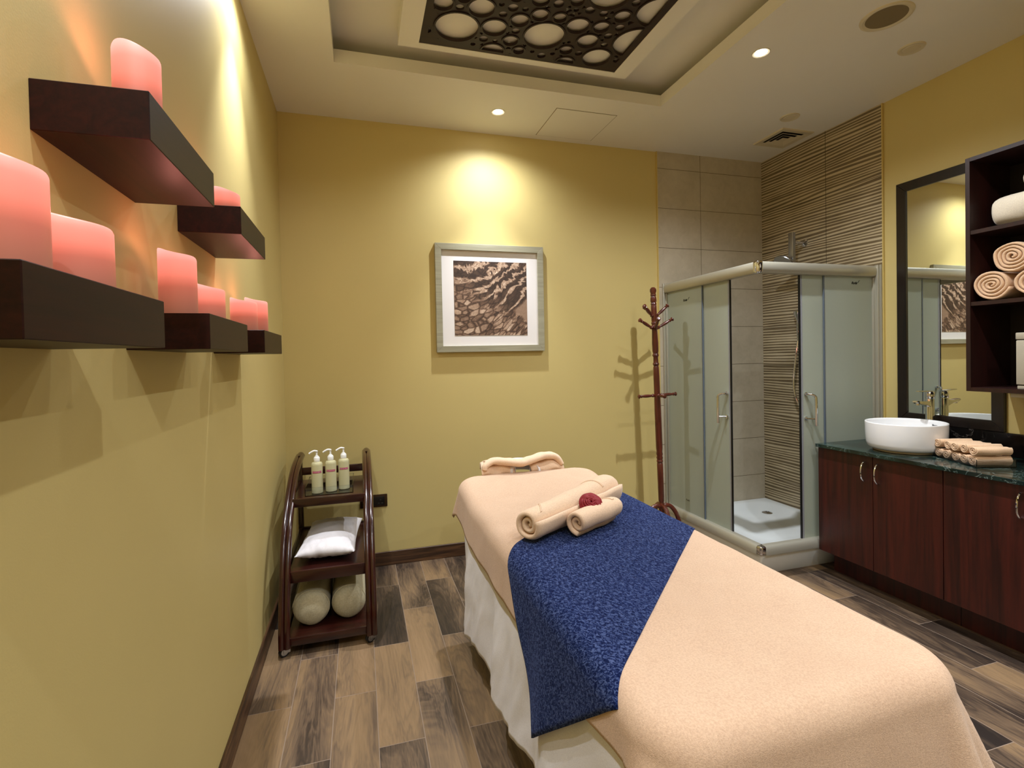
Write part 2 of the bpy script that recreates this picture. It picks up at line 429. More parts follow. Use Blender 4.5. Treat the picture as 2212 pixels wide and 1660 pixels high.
# ------------------------------------------------------------------ camera
def camera():
    yaw, pi_, ro, f, sx, sy = -0.2806, -0.0162, -0.0203, 1080.68, -17.04, -40.95
    def ray(a, b, fw2):
        cr, sr = math.cos(ro), math.sin(ro); r = cr*a-sr*b; u2 = sr*a+cr*b
        cp, sp = math.cos(pi_), math.sin(pi_); fw = cp*fw2-sp*u2; u = sp*fw2+cp*u2
        cy, sn = math.cos(yaw), math.sin(yaw); return Vector((cy*r-sn*fw, sn*r+cy*fw, u))
    R, U, F = ray(1, 0, 0), ray(0, 1, 0), ray(0, 0, 1)
    cd = bpy.data.cameras.new('camera'); co = bpy.data.objects.new('camera', cd); COL.objects.link(co)
    m = Matrix((R, U, -F)).transposed().to_4x4(); m.translation = Vector((.4769, -3.5292, 1.42)); co.matrix_world = m
    cd.sensor_width = 36; cd.sensor_fit = 'HORIZONTAL'; cd.lens = f/2212*36
    cd.shift_x = -sx/2212; cd.shift_y = sy/2212; cd.clip_start = .02
    SC.camera = co
camera()

# ------------------------------------------------------------------ room shell
bm = new(); box(bm, -.1, W+.1, YF-.1, .1, -.06, 0); struct(finish('floor', bm, M['floor'], smooth=False))
for nm, b in (('wall_left', (-.1, 0, YF-.1, .1, -.06, H+.4)), ('wall_back', (0, W, 0, .1, -.06, H+.4)),
              ('wall_right', (W, W+.1, YF-.1, .1, -.06, H+.4)), ):
    bm = new(); box(bm, *b); struct(finish(nm, bm, M['wall'], smooth=False))
bm = new(); box(bm, 2.797, W-.012, -.012, 0, 0, H); struct(finish('wall_shower_back', bm, M['tile'], smooth=False))
bm = new(); box(bm, W-.012, W, -1.037, 0, 0, H); struct(finish('wall_shower_right', bm, M['stripe'], smooth=False))
bm = new(); box(bm, .0, 2.797, -.012, 0, 0, .095, .002, 1); struct(finish('baseboard_back', bm, M['base_x'], smooth=False))
bm = new(); box(bm, .0, .012, YF, -.012, 0, .095, .002, 1); struct(finish('baseboard_left', bm, M['base_y'], smooth=False))
# wall behind the camera; the unseen doorway in it is added for a fill light
DX0, DX1, DZ = .95, 1.95, 2.15
bm = new(); box(bm, 0, DX0, YF-.1, YF, -.06, H+.4); box(bm, DX1, W, YF-.1, YF, -.06, H+.4); box(bm, DX0, DX1, YF-.1, YF, DZ, H+.4)
struct(finish('wall_front', bm, M['wall'], smooth=False))
bm = new()
for b in ((DX0, DX0+.04, 0, DZ), (DX1-.04, DX1, 0, DZ), (DX0+.04, DX1-.04, DZ-.04, DZ)): box(bm, b[0], b[1], YF-.1, YF+.01, b[2], b[3])
struct(finish('added_doorway', bm, M['mirrorframe'], smooth=False))  # frame of the added opening, out of view
ld = bpy.data.lights.new('fill_light', 'AREA'); ld.shape = 'RECTANGLE'; ld.size = .9; ld.size_y = 2.05; ld.energy = FILL_W; ld.color = (.93, .97, 1)  # added soft fill that evens out the room, no real corridor lamp
lo = bpy.data.objects.new('fill_light', ld); COL.objects.link(lo); lo.location = ((DX0+DX1)/2, YF-.09, 1.06); lo.rotation_euler = (PI/2, 0, PI)
for k, b in enumerate(((2.789, 2.797, -.0135, 0, 0, H), (W-.0135, W, -1.045, -1.037, 0, H))):
    bm = new(); box(bm, *b); struct(finish('trim_%d' % (k+1), bm, simple('tile_edge_trim', '#cbb36c', .45), smooth=False))
# ceiling: slab with an opening, cove and upper soffit
OX0, OX1, OY0, OY1 = .38, 2.408, -2.95, -.652
bm = new(); T = .072
box(bm, 0, OX0, YF, 0, H, H+T); box(bm, OX1, W, YF, 0, H, H+T)
box(bm, OX0, OX1, OY1, 0, H, H+T); box(bm, OX0, OX1, YF, OY0, H, H+T)
CX0, CX1, CY0, CY1, CZ = OX0-.16, OX1+.16, OY0-.16, -.50, 3.185
box(bm, CX0-.05, CX1+.05, CY0-.05, CY1+.05, CZ, CZ+.05)
box(bm, CX0-.05, CX0, CY0, CY1, H+T, CZ); box(bm, CX1, CX1+.05, CY0, CY1, H+T, CZ)
box(bm, CX0, CX1, CY1, CY1+.05, H+T, CZ); box(bm, CX0, CX1, CY0-.05, CY0, H+T, CZ)
box(bm, 0, W, YF, 0, H+.3, H+.35)
struct(finish('ceiling', bm, M['ceil'], smooth=False))

# suspended panel with circle lattice
PZ = 3.105
pan = empty('ceiling_panel', (1.395, -1.8, PZ), 'white suspended ceiling panel holding a dark wooden circle lattice', 'ceiling panel')
def wpos(o): 
    o.matrix_parent_inverse = Matrix.Translation(-Vector(o.parent.location)); return o
PX0, PX1, PY0, PY1 = .714, 2.076, -2.80, -.776
SX0, SX1, SY0, SY1 = .82, 1.979, -2.70, -.822
bm = new()
box(bm, PX0, SX0, PY0, PY1, PZ, CZ); box(bm, SX1, PX1, PY0, PY1, PZ, CZ)
box(bm, SX0, SX1, SY1, PY1, PZ, CZ); box(bm, SX0, SX1, PY0, SY0, PZ, CZ)
wpos(finish('border', bm, M['white_paint'], pan, smooth=False))
bm = new(); box(bm, SX0, SX1, SY0, SY1, PZ+.024, PZ+.034); wpos(finish('backing', bm, M['white_paint'], pan, smooth=False))
CIR = [(0.994,-0.993,0.11),(1.18,-1.037,0.062),(1.084,-1.162,0.063),(0.896,-1.151,0.05),(1.29,-1.122,0.045),(1.452,-1.036,0.106),(1.375,-1.186,0.041),(1.591,-1.156,0.057),(1.713,-1.177,0.041),(1.778,-1.277,0.041),(1.478,-1.192,0.033),(1.29,-0.957,0.04),(1.693,-1.055,0.056),(1.807,-0.93,0.079),(1.61,-0.955,0.035),(1.932,-1.345,0.1),(1.952,-1.102,0.118),(1.647,-1.402,0.101),(1.231,-1.199,0.026),(1.196,-1.142,0.021),(1.171,-1.208,0.014),(0.981,-1.138,0.021),(1.292,-1.204,0.016),(1.435,-1.279,0.026),(1.602,-1.276,0.025),(1.678,-1.270,0.022),(1.783,-1.118,0.023),(1.798,-1.044,0.02),(1.81,-1.193,0.025),(1.295,-1.036,0.022),(1.148,-0.933,0.024),(1.212,-0.931,0.014),(1.6,-1.02,0.01),(1.358,-0.887,0.03),(1.218,-0.846,0.062),(1.103,-0.877,0.014),(1.693,-0.94,0.02),(1.435,-0.893,0.013),(1.552,-0.902,0.014),(1.498,-0.87,0.024),(1.648,-0.845,0.05),(1.534,-1.262,0.014),(1.796,-1.377,0.022),(1.935,-0.932,0.021),(0.849,-0.931,0.022),(1.341,-1.288,0.043),(1.513,-1.324,0.033),(1.224,-1.275,0.03),(0.987,-1.211,0.033)]
ix0, ix1, iy0, iy1 = SX0+.036, SX1-.036, SY0+.036, SY1-.018
rnd = random.Random(3)
for rad_ in (.11, .085, .06, .042, .03, .02, .014):
    for _ in range(900 if rad_ > .05 else 1500):
        r = rad_*rnd.uniform(.85, 1.05); x = rnd.uniform(ix0-.03, ix1+.03); y = rnd.uniform(iy0-.03, -1.30)
        if all(math.hypot(x-a, y-b) > r+c+.013 for a, b, c in CIR): CIR.append((x, y, r))
_c = []
for x, y, q in CIR:
    for a, b, c in _c: q = min(q, math.hypot(x-a, y-b)-c-.004)
    if q > .007: _c.append((x, y, q))
CIR = _c
cu = bpy.data.curves.new('lat', 'CURVE'); cu.dimensions = '2D'; cu.fill_mode = 'BOTH'; cu.extrude = .006
def spl(pts):
    s = cu.splines.new('POLY'); s.points.add(len(pts)-1)
    for p, q in zip(s.points, pts): p.co = (q[0], q[1], 0, 1)
    s.use_cyclic_u = True
spl([(SX0, SY0), (SX1, SY0), (SX1, SY1), (SX0, SY1)])
def clip(poly):
    for ax, lim, sg in ((0, ix0, 1), (0, ix1, -1), (1, iy0, 1), (1, iy1, -1)):
        out = []
        for i in range(len(poly)):
            a, b = poly[i-1], poly[i]; ia = (a[ax]-lim)*sg >= 0; ib = (b[ax]-lim)*sg >= 0
            if ia != ib:
                t = (lim-a[ax])/(b[ax]-a[ax]); out.append((a[0]+(b[0]-a[0])*t, a[1]+(b[1]-a[1])*t))
            if ib: out.append(b)
        poly = out
        if not poly: break
    return poly
for cx, cy, r in CIR:
    n = 48 if r > .05 else 24
    pl = clip([(cx+r*math.cos(2*PI*k/n), cy+r*math.sin(2*PI*k/n)) for k in range(n)])
    if len(pl) > 3: spl(pl)
# small three-cornered gaps between neighbouring circles
def gaps():
    out = []
    for _ in range(26000):
        x = rnd.uniform(ix0+.01, ix1-.01); y = rnd.uniform(iy0+.01, iy1-.008)
        d = sorted((math.hypot(x-a, y-b)-c, a, b, c) for a, b, c in CIR)[:3]
        if d[0][0] > .0165 and all(math.hypot(x-g[0], y-g[1]) > .025 for g in out):
            out.append((x, y, d))
            if len(out) > 170: break
    return out
used_gaps = []
for x, y, d in gaps():
    pts = []
    for k in range(3):
        a, b = d[k], d[(k+1) % 3]
        va = Vector((x-a[1], y-a[2])).normalized(); vb = Vector((x-b[1], y-b[2])).normalized()
        q = (va+vb)
        if q.length < .2: continue
        q_ = q.normalized(); pts.append((x+q_.x*(d[0][0]-.006)*1.15, y+q_.y*(d[0][0]-.006)*1.15))
    ok_ = len(pts) == 3 and all(ix0+.003 < p[0] < ix1-.003 and iy0+.003 < p[1] < iy1-.003 for p in pts)
    for k in range(3 if ok_ else 0):
        for t_ in (0, .5):
            ex = pts[k][0]*(1-t_)+pts[(k+1) % 3][0]*t_; ey = pts[k][1]*(1-t_)+pts[(k+1) % 3][1]*t_
            if any(math.hypot(ex-a, ey-b) < c+.002 for a, b, c in CIR): ok_ = False
            if any(math.hypot(ex-g[0], ey-g[1]) < .018 for g in used_gaps): ok_ = False
    if ok_: spl(pts); used_gaps.append((x, y))
co = bpy.data.objects.new('lat', cu); COL.objects.link(co); me = obj_to_mesh(co); bpy.data.objects.remove(co)
me.materials.clear(); me.materials.append(M['lattice'])
lat = bpy.data.objects.new('lattice_screen', me); COL.objects.link(lat); lat.parent = pan; lat.location = (0, 0, PZ+.009); wpos(lat)
# raised rims around the bigger circles
bm = new()
for cx, cy, r in CIR:
    if r < .03 or cy < -1.75: continue
    n = 40
    rings = []
    for rr, zz in ((r, PZ-.002+.006), (r, PZ-.002), (r+.0085, PZ-.002), (r+.0085, PZ-.002+.006)):
        rings.append([(cx+rr*math.cos(2*PI*k/n), cy+rr*math.sin(2*PI*k/n), zz) for k in range(n)])
    for k in range(n):
        j = (k+1) % n
        mx = [rings[3][k], rings[3][j]]
        if not all(ix0 <= p[0] <= ix1 and iy0 <= p[1] <= iy1 for p in mx): continue
        for a, b in zip(rings, rings[1:]):
            bm.faces.new([bm.verts.new(q) for q in (a[k], a[j], b[j], b[k])])
bmesh.ops.remove_doubles(bm, verts=bm.verts[:], dist=1e-5)
wpos(finish('circle_rims', bm, M['lattice'], pan))

# downlights: lamp fixtures in the ceiling
def downlight(x, y, label):
    t = empty('downlight', (x, y, H), label, 'ceiling light', 'round recessed downlights')
    bm = new(); lathe(bm, [(.030, -.001), (.043, -.003), (.046, 0.), (.030, 0.)], 28, caps=False); finish('trim_ring', bm, M['trim_white'], t)
    bm = new(); lathe(bm, [(.0, -.004), (.020, -.005), (.030, -.001), (.030, .0)], 28, caps=False); finish('lens', bm, M['lamp'], t)
    return t
LAMPS = [(1.393, -.33), (2.602, -1.297), (.17, -1.22), (2.6, -2.35), (.19, -2.75), (1.39, -3.75), (2.6, -3.4), (.25, -3.9)]
LL = ['bright downlight near the yellow back wall above the framed picture', 'bright downlight in the ceiling right of the recessed tray',
      'downlight by the left wall above the tall scallop of light', 'downlight right of the tray above the vanity side of the bed',
      'downlight by the left wall above the candle shelves', 'downlight at the near end of the ceiling tray',
      'downlight near the front wall on the vanity side', 'downlight in the near left corner of the ceiling']
KN = [27, 22, 30, 22, 15, 18, 20, 12]     # narrow beam
KW = [14, 26, 7, 14, 5, 22, 16, 14]        # wide spill
for (x, y), lb, kn, kw in zip(LAMPS, LL, KN, KW):
    downlight(x, y, lb)
    for nm, e, ang, bl in (('beam', kn, 64, 1.), ('spill', kw, 150, 1.)):
        ld = bpy.data.lights.new('downlight_'+nm, 'SPOT'); ld.energy = e*4; ld.spot_size = math.radians(ang); ld.spot_blend = bl
        ld.color = (.91, .95, 1.); ld.shadow_soft_size = .018
        lo = bpy.data.objects.new('downlight_'+nm, ld); COL.objects.link(lo); lo.location = (x, y, H-.012)

# speaker, detectors, vent, hatch
t = empty('ceiling_speaker', (2.978, -1.690, H), 'large round speaker with dark mesh grille in the ceiling', 'speaker')
bm = new(); lathe(bm, [(.086, -.003), (.098, -.008), (.108, -.005), (.110, 0), (.086, 0)], 48, caps=False); finish('rim', bm, M['trim_white'], t)
bm = new(); lathe(bm, [(0, -.004), (.086, -.003)], 48, caps=False); finish('grille', bm, M['grille'], t)
for (x, y, lb) in ((3.37, -1.533, 'small round ceiling disc beside the large speaker'), (3.372, -.738, 'small round ceiling disc next to the square air vent')):
    t = empty('ceiling_disc', (x, y, H), lb, 'ceiling disc', 'small round ceiling discs')
    bm = new(); lathe(bm, [(.040, -.003), (.058, -.007), (.062, 0.)], 36, caps=False); finish('rim', bm, M['trim_white'], t)
    bm = new(); lathe(bm, [(0, -.006), (.036, -.006), (.040, -.003)], 36, caps=False); finish('cover', bm, M['trim_white'], t)
t = empty('air_vent', (3.600, -.452, H), 'square ceiling air vent with stepped louvres above the shower', 'air vent')
bm = new()
def sqring(bm, h0, h1, z0, z1):
    a = [bm.verts.new((sx*h0, sy*h0, z0)) for sx, sy in ((-1, -1), (1, -1), (1, 1), (-1, 1))]
    b = [bm.verts.new((sx*h1, sy*h1, z1)) for sx, sy in ((-1, -1), (1, -1), (1, 1), (-1, 1))]
    for i in range(4): bm.faces.new((a[i], a[(i+1) % 4], b[(i+1) % 4], b[i]))
sqring(bm, .145, .140, 0, -.009); sqring(bm, .140, .105, -.009, -.007); sqring(bm, .105, .098, -.007, .0)
finish('frame', bm, M['trim_white'], t, smooth=False)
for k, (a, b) in enumerate(((.094, .068), (.060, .036), (.028, .0))):
    bm = new(); sqring(bm, a, max(b, .0001), -.013, -.004 if k < 2 else -.010); finish('louvre', bm, M['trim_white'], t, smooth=False)
bm = new(); box(bm, -.098, .098, -.098, .098, -.0015, -.0005); finish('duct', bm, M['dark_void'], t, smooth=False)
bm = new(); box(bm, 1.754, 2.186, -.470, -.070, H-.0022, H-.0002)
hat = tag(finish('ceiling_hatch', bm, M['ceil'], smooth=False), 'flush square access hatch outlined in the ceiling by the back wall', 'ceiling hatch')
bm = new()
for b in ((1.750, 1.754, -.474, -.066), (2.186, 2.190, -.474, -.066), (1.754, 2.186, -.474, -.470), (1.754, 2.186, -.070, -.066)):
    box(bm, b[0], b[1], b[2], b[3], H-.0008, H-.0001)
finish('joint_line', bm, simple('hatch_gap', '#7d6f50', .8), hat, smooth=False)

# ------------------------------------------------------------------ floating shelves and candles
SH = [(-2.589, -2.216, 1.783, 'dark wooden floating shelf, largest in view, in the upper row'),
      (-1.941, -1.561, 1.787, 'dark wooden floating shelf of the upper row, nearer the back wall'),
      (-2.925, -2.552, 1.447, 'dark wooden floating shelf at the left picture edge, lower row'),
      (-2.284, -1.896, 1.451, 'dark wooden floating shelf in the middle of the lower row'),
      (-1.621, -1.225, 1.452, 'dark wooden floating shelf of the lower row closest to the corner')]
for y0, y1, z0, lb in SH:
    bm = new(); box(bm, 0, .16, y0, y1, z0, z0+.079, .0012, 1)
    tag(finish('floating_shelf', bm, M['shelf'], smooth=False), lb, 'shelf', 'dark floating shelves on the left wall')
CA = [(-2.422, 1.862, .134, .039, 'pink glowing candle alone on the large upper shelf', 3.1),
      (-1.775, 1.866, .078, .041, 'pink glowing candle on the small upper shelf, half hidden', 3.4),
      (-2.822, 1.526, .118, .046, 'tall pink glowing candle cut by the left picture edge', 3.2),
      (-2.668, 1.526, .090, .049, 'short wide pink candle on the nearest lower shelf', 3.6),
      (-2.232, 1.530, .130, .038, 'tall pink candle on the middle lower shelf', 3.9),
      (-2.010, 1.530, .084, .044, 'short pink candle on the middle lower shelf beside a tall one', 3.5),
      (-1.560, 1.531, .100, .044, 'left of the two candles on the far lower shelf', 4.0),
      (-1.335, 1.531, .127, .042, 'right of the two candles on the far lower shelf', 3.9)]
for y, z, h, r, lb, ph in CA:
    bm = new(); seg = 40; rings = []
    for k in range(9):
        t_ = k/8; rr = r*(1-.01*t_)
        rings.append([bm.verts.new((rr*math.cos(a), rr*math.sin(a), (h+.012*math.sin(a+ph)+.005*math.sin(2*a+ph*2))*t_)) for a in [2*PI*i/seg for i in range(seg)]])
    for k, f in enumerate((.965, .90, .78)):
        rings.append([bm.verts.new((r*f*math.cos(a), r*f*math.sin(a), h+.012*math.sin(a+ph)+.005*math.sin(2*a+ph*2)+(.003, .003, -.001)[k])) for a in [2*PI*i/seg for i in range(seg)]])
    rings.append([bm.verts.new((r*.6*math.cos(a), r*.6*math.sin(a), h-.022)) for a in [2*PI*i/seg for i in range(seg)]])
    for a, b in zip(rings, rings[1:]):
        for i in range(seg):
            j = (i+1) % seg; bm.faces.new((a[i], a[j], b[j], b[i]))
    bm.faces.new(rings[0][::-1]); bm.faces.new(rings[-1])
    o = finish('led_candle', bm, M['candle'], ang=1.2); o.location = (.085, y, z)
    ld = bpy.data.lights.new('candle_glow', 'POINT'); ld.energy = .24; ld.color = (1, .33, .27); ld.shadow_soft_size = .012
    lo = bpy.data.objects.new('candle_glow', ld); COL.objects.link(lo); lo.location = (.085, y, z+h+.012)
    tag(o, lb, 'candle', 'pink glowing candles on the wall shelves')

# ------------------------------------------------------------------ picture
t = empty('framed_picture', (1.401, 0, 1.461), 'square silver framed sepia picture of stone wall on the yellow wall', 'picture')
x0, x1, z0, z1, fw = .9985-1.401, 1.804-1.401, 0, .769, .045
def mitre(bm, x0, x1, z0, z1, fw, y0, y1, horiz='y', lip=0.):
    """rect picture frame in the xz plane: mitred bars from depth y0 to y1"""
    o = [(x0, z0), (x1, z0), (x1, z1), (x0, z1)]; i = [(x0+fw, z0+fw), (x1-fw, z0+fw), (x1-fw, z1-fw), (x0+fw, z1-fw)]
    for k in range(4):
        j = (k+1) % 4
        a = [(o[k][0], y0, o[k][1]), (o[j][0], y0, o[j][1]), (i[j][0], y0, i[j][1]), (i[k][0], y0, i[k][1])]
        b = [(p[0], y1, p[2]) for p in a]
        va = [bm.verts.new(p) for p in a]; vb = [bm.verts.new(p) for p in b]
        bm.faces.new(va[::-1]); bm.faces.new(vb)
        for q in range(4): bm.faces.new((va[q], va[(q+1) % 4], vb[(q+1) % 4], vb[q]))
bm = new(); mitre(bm, x0, x1, z0, z1, fw, -.001, -.030); bmesh.ops.bevel(bm, geom=bm.edges[:], offset=.0012, segments=1, affect='EDGES')
finish('frame', bm, M['silverframe'], t, smooth=False)
bm = new(); box(bm, x0+fw-.004, x1-fw+.004, -.014, -.008, z0+fw-.004, z1-fw+.004); finish('mount', bm, M['mat_board'], t, smooth=False)
bm = new(); box(bm, 1.131-1.401, 1.675-1.401, -.0158, -.0141, 1.579-1.461, 2.111-1.461); finish('print', bm, M['print'], t, smooth=False)

# socket
t = empty('wall_socket', (.545, 0, .452), 'dark bronze twin wall socket on the back wall behind the trolley', 'socket')
bm = new(); box(bm, -.09, .091, -.008, 0, -.043, .043, .003); finish('plate', bm, M['bronze'], t)
bm = new(); box(bm, -.072, .073, -.0105, -.0081, -.030, .030, .001); finish('module', bm, M['black'], t)
bm = new()
for (a, b) in ((.045, .006), (.034, -.016), (.056, -.016)): box(bm, a-.005, a+.005, -.0112, -.0106, b-.002, b+.002)
finish('pin_holes', bm, simple('socket_slot', '#3c3a36', .4), t, smooth=False)

# ------------------------------------------------------------------ shower
TX, TY = 2.858, -.984          # glass planes
t = empty('shower_tray', (W-.02, -.02, 0), 'white acrylic shower tray with sloping skirt in the tiled corner', 'shower tray')
bm = new(); seg = 10
def rrect(x0, x1, y0, y1, r, z):
    out = []
    for cx, cy, a0 in ((x1-r, y1-r, 0), (x0+r, y1-r, 90), (x0+r, y0+r, 180), (x1-r, y0+r, 270)):
        for k in range(seg+1):
            a = math.radians(a0+90*k/seg); out.append((cx+r*math.cos(a), cy+r*math.sin(a), z))
    return out
wx, wy = W-.0125, -.0125
loops = [rrect(TX+.035, wx, TY+.055, wy, .004, 0), rrect(TX-.012, wx, TY-.012, wy, .012, .128), rrect(TX-.014, wx, TY-.014, wy, .014, .150),
         rrect(TX-.006, wx-.002, TY-.006, wy-.002, .012, .158), rrect(TX+.075, wx-.05, TY+.075, wy-.05, .10, .158),
         rrect(TX+.095, wx-.066, TY+.095, wy-.066, .12, .150), rrect(TX+.13, wx-.10, TY+.13, wy-.10, .13, .112), rrect(TX+.3, wx-.3, TY+.3, wy-.3, .10, .106)]
L = [[bm.verts.new(p) for p in lp] for lp in loops]
for a, b in zip(L, L[1:]):
    n = len(a)
    for i in range(n): bm.faces.new((a[i], a[(i+1) % n], b[(i+1) % n], b[i]))
bm.faces.new(L[-1]); bm.faces.new(L[0][::-1])
bmesh.ops.translate(bm, verts=bm.verts[:], vec=(-(W-.02), .02, 0))
finish('basin', bm, M['acrylic_white'], t, ang=.9)
bm = new(); lathe(bm, [(.0, .006), (.020, .006), (.036, .003), (.040, 0)], 28, Matrix.Translation((3.63-(W-.02), -.225+.02, .1115))); finish('drain_cover', bm, M['chrome'], t)
bm = new()
for k in range(5): 
    a = 2*PI*k/5; box(bm, 3.63-(W-.02)+.014*math.cos(a)-.004, 3.63-(W-.02)+.014*math.cos(a)+.004, -.205+.014*math.sin(a)-.004, -.205+.014*math.sin(a)+.004, .1176, .1182)
finish('drain_slots', bm, M['seal'], t, smooth=False)

t = empty('shower_enclosure', (TX, TY, .158), 'corner shower enclosure with frosted sliding glass and curved satin rails', 'shower enclosure')
def P(o): return wpos(o)
ZB0, ZB1, ZT0, ZT1 = .158, .212, 1.905, 1.978
def rail(bm, along, z0, z1, depth=.030, bottom=False):
    """half round profile bulging outward; along 'y' (left plane) or 'x' (front plane)"""
    pr = []; n = 10
    for k in range(n+1):
        a = -PI/2+PI*k/n; pr.append((-(depth*.55)-depth*.55*math.cos(a)*1.0, (z0+z1)/2+(z1-z0)/2*math.sin(a)))
    if bottom:
        pr = [(-.004-.034*math.cos(PI/2*k/n)**.8, z0+(z1-z0)*math.sin(PI/2*k/n)) for k in range(n+1)]
    pr = [(.014, z0)]+pr+[(.014, z1)]
    A = []; B = []
    for d, z in pr:
        if along == 'y': A.append(bm.verts.new((TX+d, -.014, z))); B.append(bm.verts.new((TX+d, TY+.004, z)))
        else: A.append(bm.verts.new((TX+.004, TY+d, z))); B.append(bm.verts.new((W-.014, TY+d, z)))
    n = len(pr)
    for i in range(n): bm.faces.new((A[i], A[(i+1) % n], B[(i+1) % n], B[i]))
    bm.faces.new(A); bm.faces.new(B[::-1])
for al in 'yx':
    bm = new(); rail(bm, al, ZT0, ZT1); P(finish('top_rail', bm, M['alu'], t))
    bm = new(); rail(bm, al, ZB0, ZB1, bottom=True); P(finish('bottom_rail', bm, M['alu'], t))
for z0, z1 in ((ZT0-.003, ZT1+.004), (ZB0+.001, ZB1+.004)):
    bm = new(); box(bm, TX-.036, TX+.012, TY-.036, TY+.012, z0, z1, .016, 4); P(finish('corner_cap', bm, M['chrome'], t))
for b in ((TX-.014, TX+.022, -.040, -.0125), (W-.042, W-.0125, TY-.014, TY+.022)):
    bm = new(); box(bm, b[0], b[1], b[2], b[3], ZB1, ZT0, .003); P(finish('jamb', bm, M['alu'], t))
for b in ((TX-.034, TX-.0145, -.030, -.0125), (W-.034, W-.0125, TY-.038, TY-.0145)):
    bm = new(); box(bm, b[0], b[1], b[2], b[3], ZB0, ZT1+.004, .003)
    if b[1] > 3: box(bm, W-.020, W-.0125, -1.036, TY-.0385, .96 if False else .836, ZT1+.004)
    P(finish('wall_profile', bm, M['alu'], t))
G0, G1 = ZB1-.006, ZT0+.006
bm = new(); box(bm, TX-.002, TX+.004, -.455, -.035, G0, G1); fxa = P(finish('fixed_panel', bm, M['frost'], t, smooth=False))
bm = new(); box(bm, 3.375, W-.036, TY-.002, TY+.004, G0, G1); fxb = P(finish('fixed_panel', bm, M['frost'], t, smooth=False))
for b in ((TX-.004, TX+.005, -.460, -.452), (3.371, 3.379, TY-.004, TY+.005)):
    bm = new(); box(bm, b[0], b[1], b[2], b[3], G0, G1); P(finish('edge_strip', bm, M['glass_edge'], t, smooth=False))
def door(which):
    if which == 'y':
        bm = new(); box(bm, TX+.008, TX+.014, -.722, -.40, G0, G1)
        d = P(finish('sliding_door', bm, M['frost'], t, smooth=False)); s = (TX+.006, TX+.016, -.730, -.722); e = (TX+.003, TX+.019, -.742, -.7305)
        k = (TX+.0075, TX+.0145, -.722, -.708)
    else:
        bm = new(); box(bm, 3.190, 3.46, TY+.008, TY+.014, G0, G1)
        d = P(finish('sliding_door', bm, M['frost'], t, smooth=False)); s = (3.182, 3.190, TY+.006, TY+.016); e = (3.169, 3.1815, TY+.003, TY+.019)
        k = (3.190, 3.206, TY+.0075, TY+.0145)
    bm = new(); box(bm, *s, G0, G1); q = finish('black_gasket', bm, M['seal'], d, smooth=False)
    bm = new(); box(bm, *k, G0, G1); q2 = finish('edge_seal', bm, M['pvc'], d, smooth=False)
    bm = new(); zt, zb = 1.142, .985
    if which == 'y':
        c = lambda a, o_, z: (TX+.008-o_, -.690+a, z)
    else:
        c = lambda a, o_, z: (3.225+a, TY+.008-o_, z)
    sgn = 1
    pts = catmull([c(0, 0, zt), c(.005*sgn, .030, zt), c(.028*sgn if which == 'y' else .028, .046, zt-.012), c(.032, .050, zt-.045), c(.032, .050, zb-.045)], 6)
    tube(bm, pts, .0085, 12)
    tube(bm, [c(0, 0, zb), c(.032, .050, zb)], .006, 10)
    for z in (zt, zb):
        a = Vector(c(0, -.001, z)); b_ = Vector(c(0, .008, z)); tube(bm, [a, b_], .013, 16)
    P(finish('handle', bm, M['chrome'], d))
    bm.free() if False else None
door('y'); door('x')
# small dark maker's marks printed on the fixed glass
def logo(nm, loc, rot, parent, s=.022):
    o = text(nm, 'Roda', s, M['ink'], loc, rot, parent, shear=.3, bold=.0012); wpos(o); return o
logo('maker_mark', (TX-.0026, -.262, 1.822), (PI/2, 0, -PI/2), t)
logo('maker_mark', (3.63, TY-.0026, 1.862), (PI/2, 0, 0), t)
def tick(a, mk):
    bm = new(); tube(bm, catmull([mk(0, 0), mk(.008, .004), mk(.013, .012), mk(.022, .017)], 5), .0016, 6); P(finish('maker_mark', bm, M['ink'], t))
tick(0, lambda a, z: (TX-.0028, -.292-a, 1.822+z)); tick(0, lambda a, z: (3.655+a, TY-.0028, 1.862+z))
o = text('maker_mark', 'Roda', .02, M['ink'], (TX-.0026, -.26, .30), (PI/2, 0, -PI/2), t, shear=.3); wpos(o)

# shower head and hand shower
t = empty('overhead_shower', (W-.012, -.44, 2.255), 'chrome overhead shower on a short wall arm above the glass', 'shower head')
bm = new(); lathe(bm, [(.03, 0), (.028, .008), (.012, .014), (.011, .115)], 20, frame_to((0, 0, 0), (-1, 0, 0))); finish('arm', bm, M['chrome'], t)
bm = new(); box(bm, -.140, -.112, -.022, .022, -.16, .075, .004); finish('bracket', bm, M['steel'], t)
bm = new(); lathe(bm, [(.012, 0), (.035, .02), (.075, .04), (.082, .055), (.080, .062)], 28, frame_to((-.15, .01, -.125), (-.45, .02, -.42))); finish('rose_plate', bm, M['steel'], t)
t = empty('hand_shower', (W-.012, -.42, 1.10), 'chrome hand shower hose hanging inside the shower on the striped tiles', 'hand shower')
bm = new(); tube(bm, catmull([(-.03, .02, .42), (-.05, .03, .25), (-.055, .045, .08), (-.05, .035, -.03), (-.04, .0, -.10), (-.03, -.04, -.02), (-.03, -.05, .12)], 8), .008, 10); finish('hose', bm, M['chrome'], t)
bm = new(); lathe(bm, [(.010, 0), (.013, .08), (.012, .16), (.03, .20), (.034, .23)], 18, Matrix.Translation((-.03, .02, .40))); finish('handset', bm, M['chrome'], t)
bm = new(); box(bm, -.045, 0, -.15, .0, .10, .14, .008); finish('mixer', bm, M['chrome'], t)

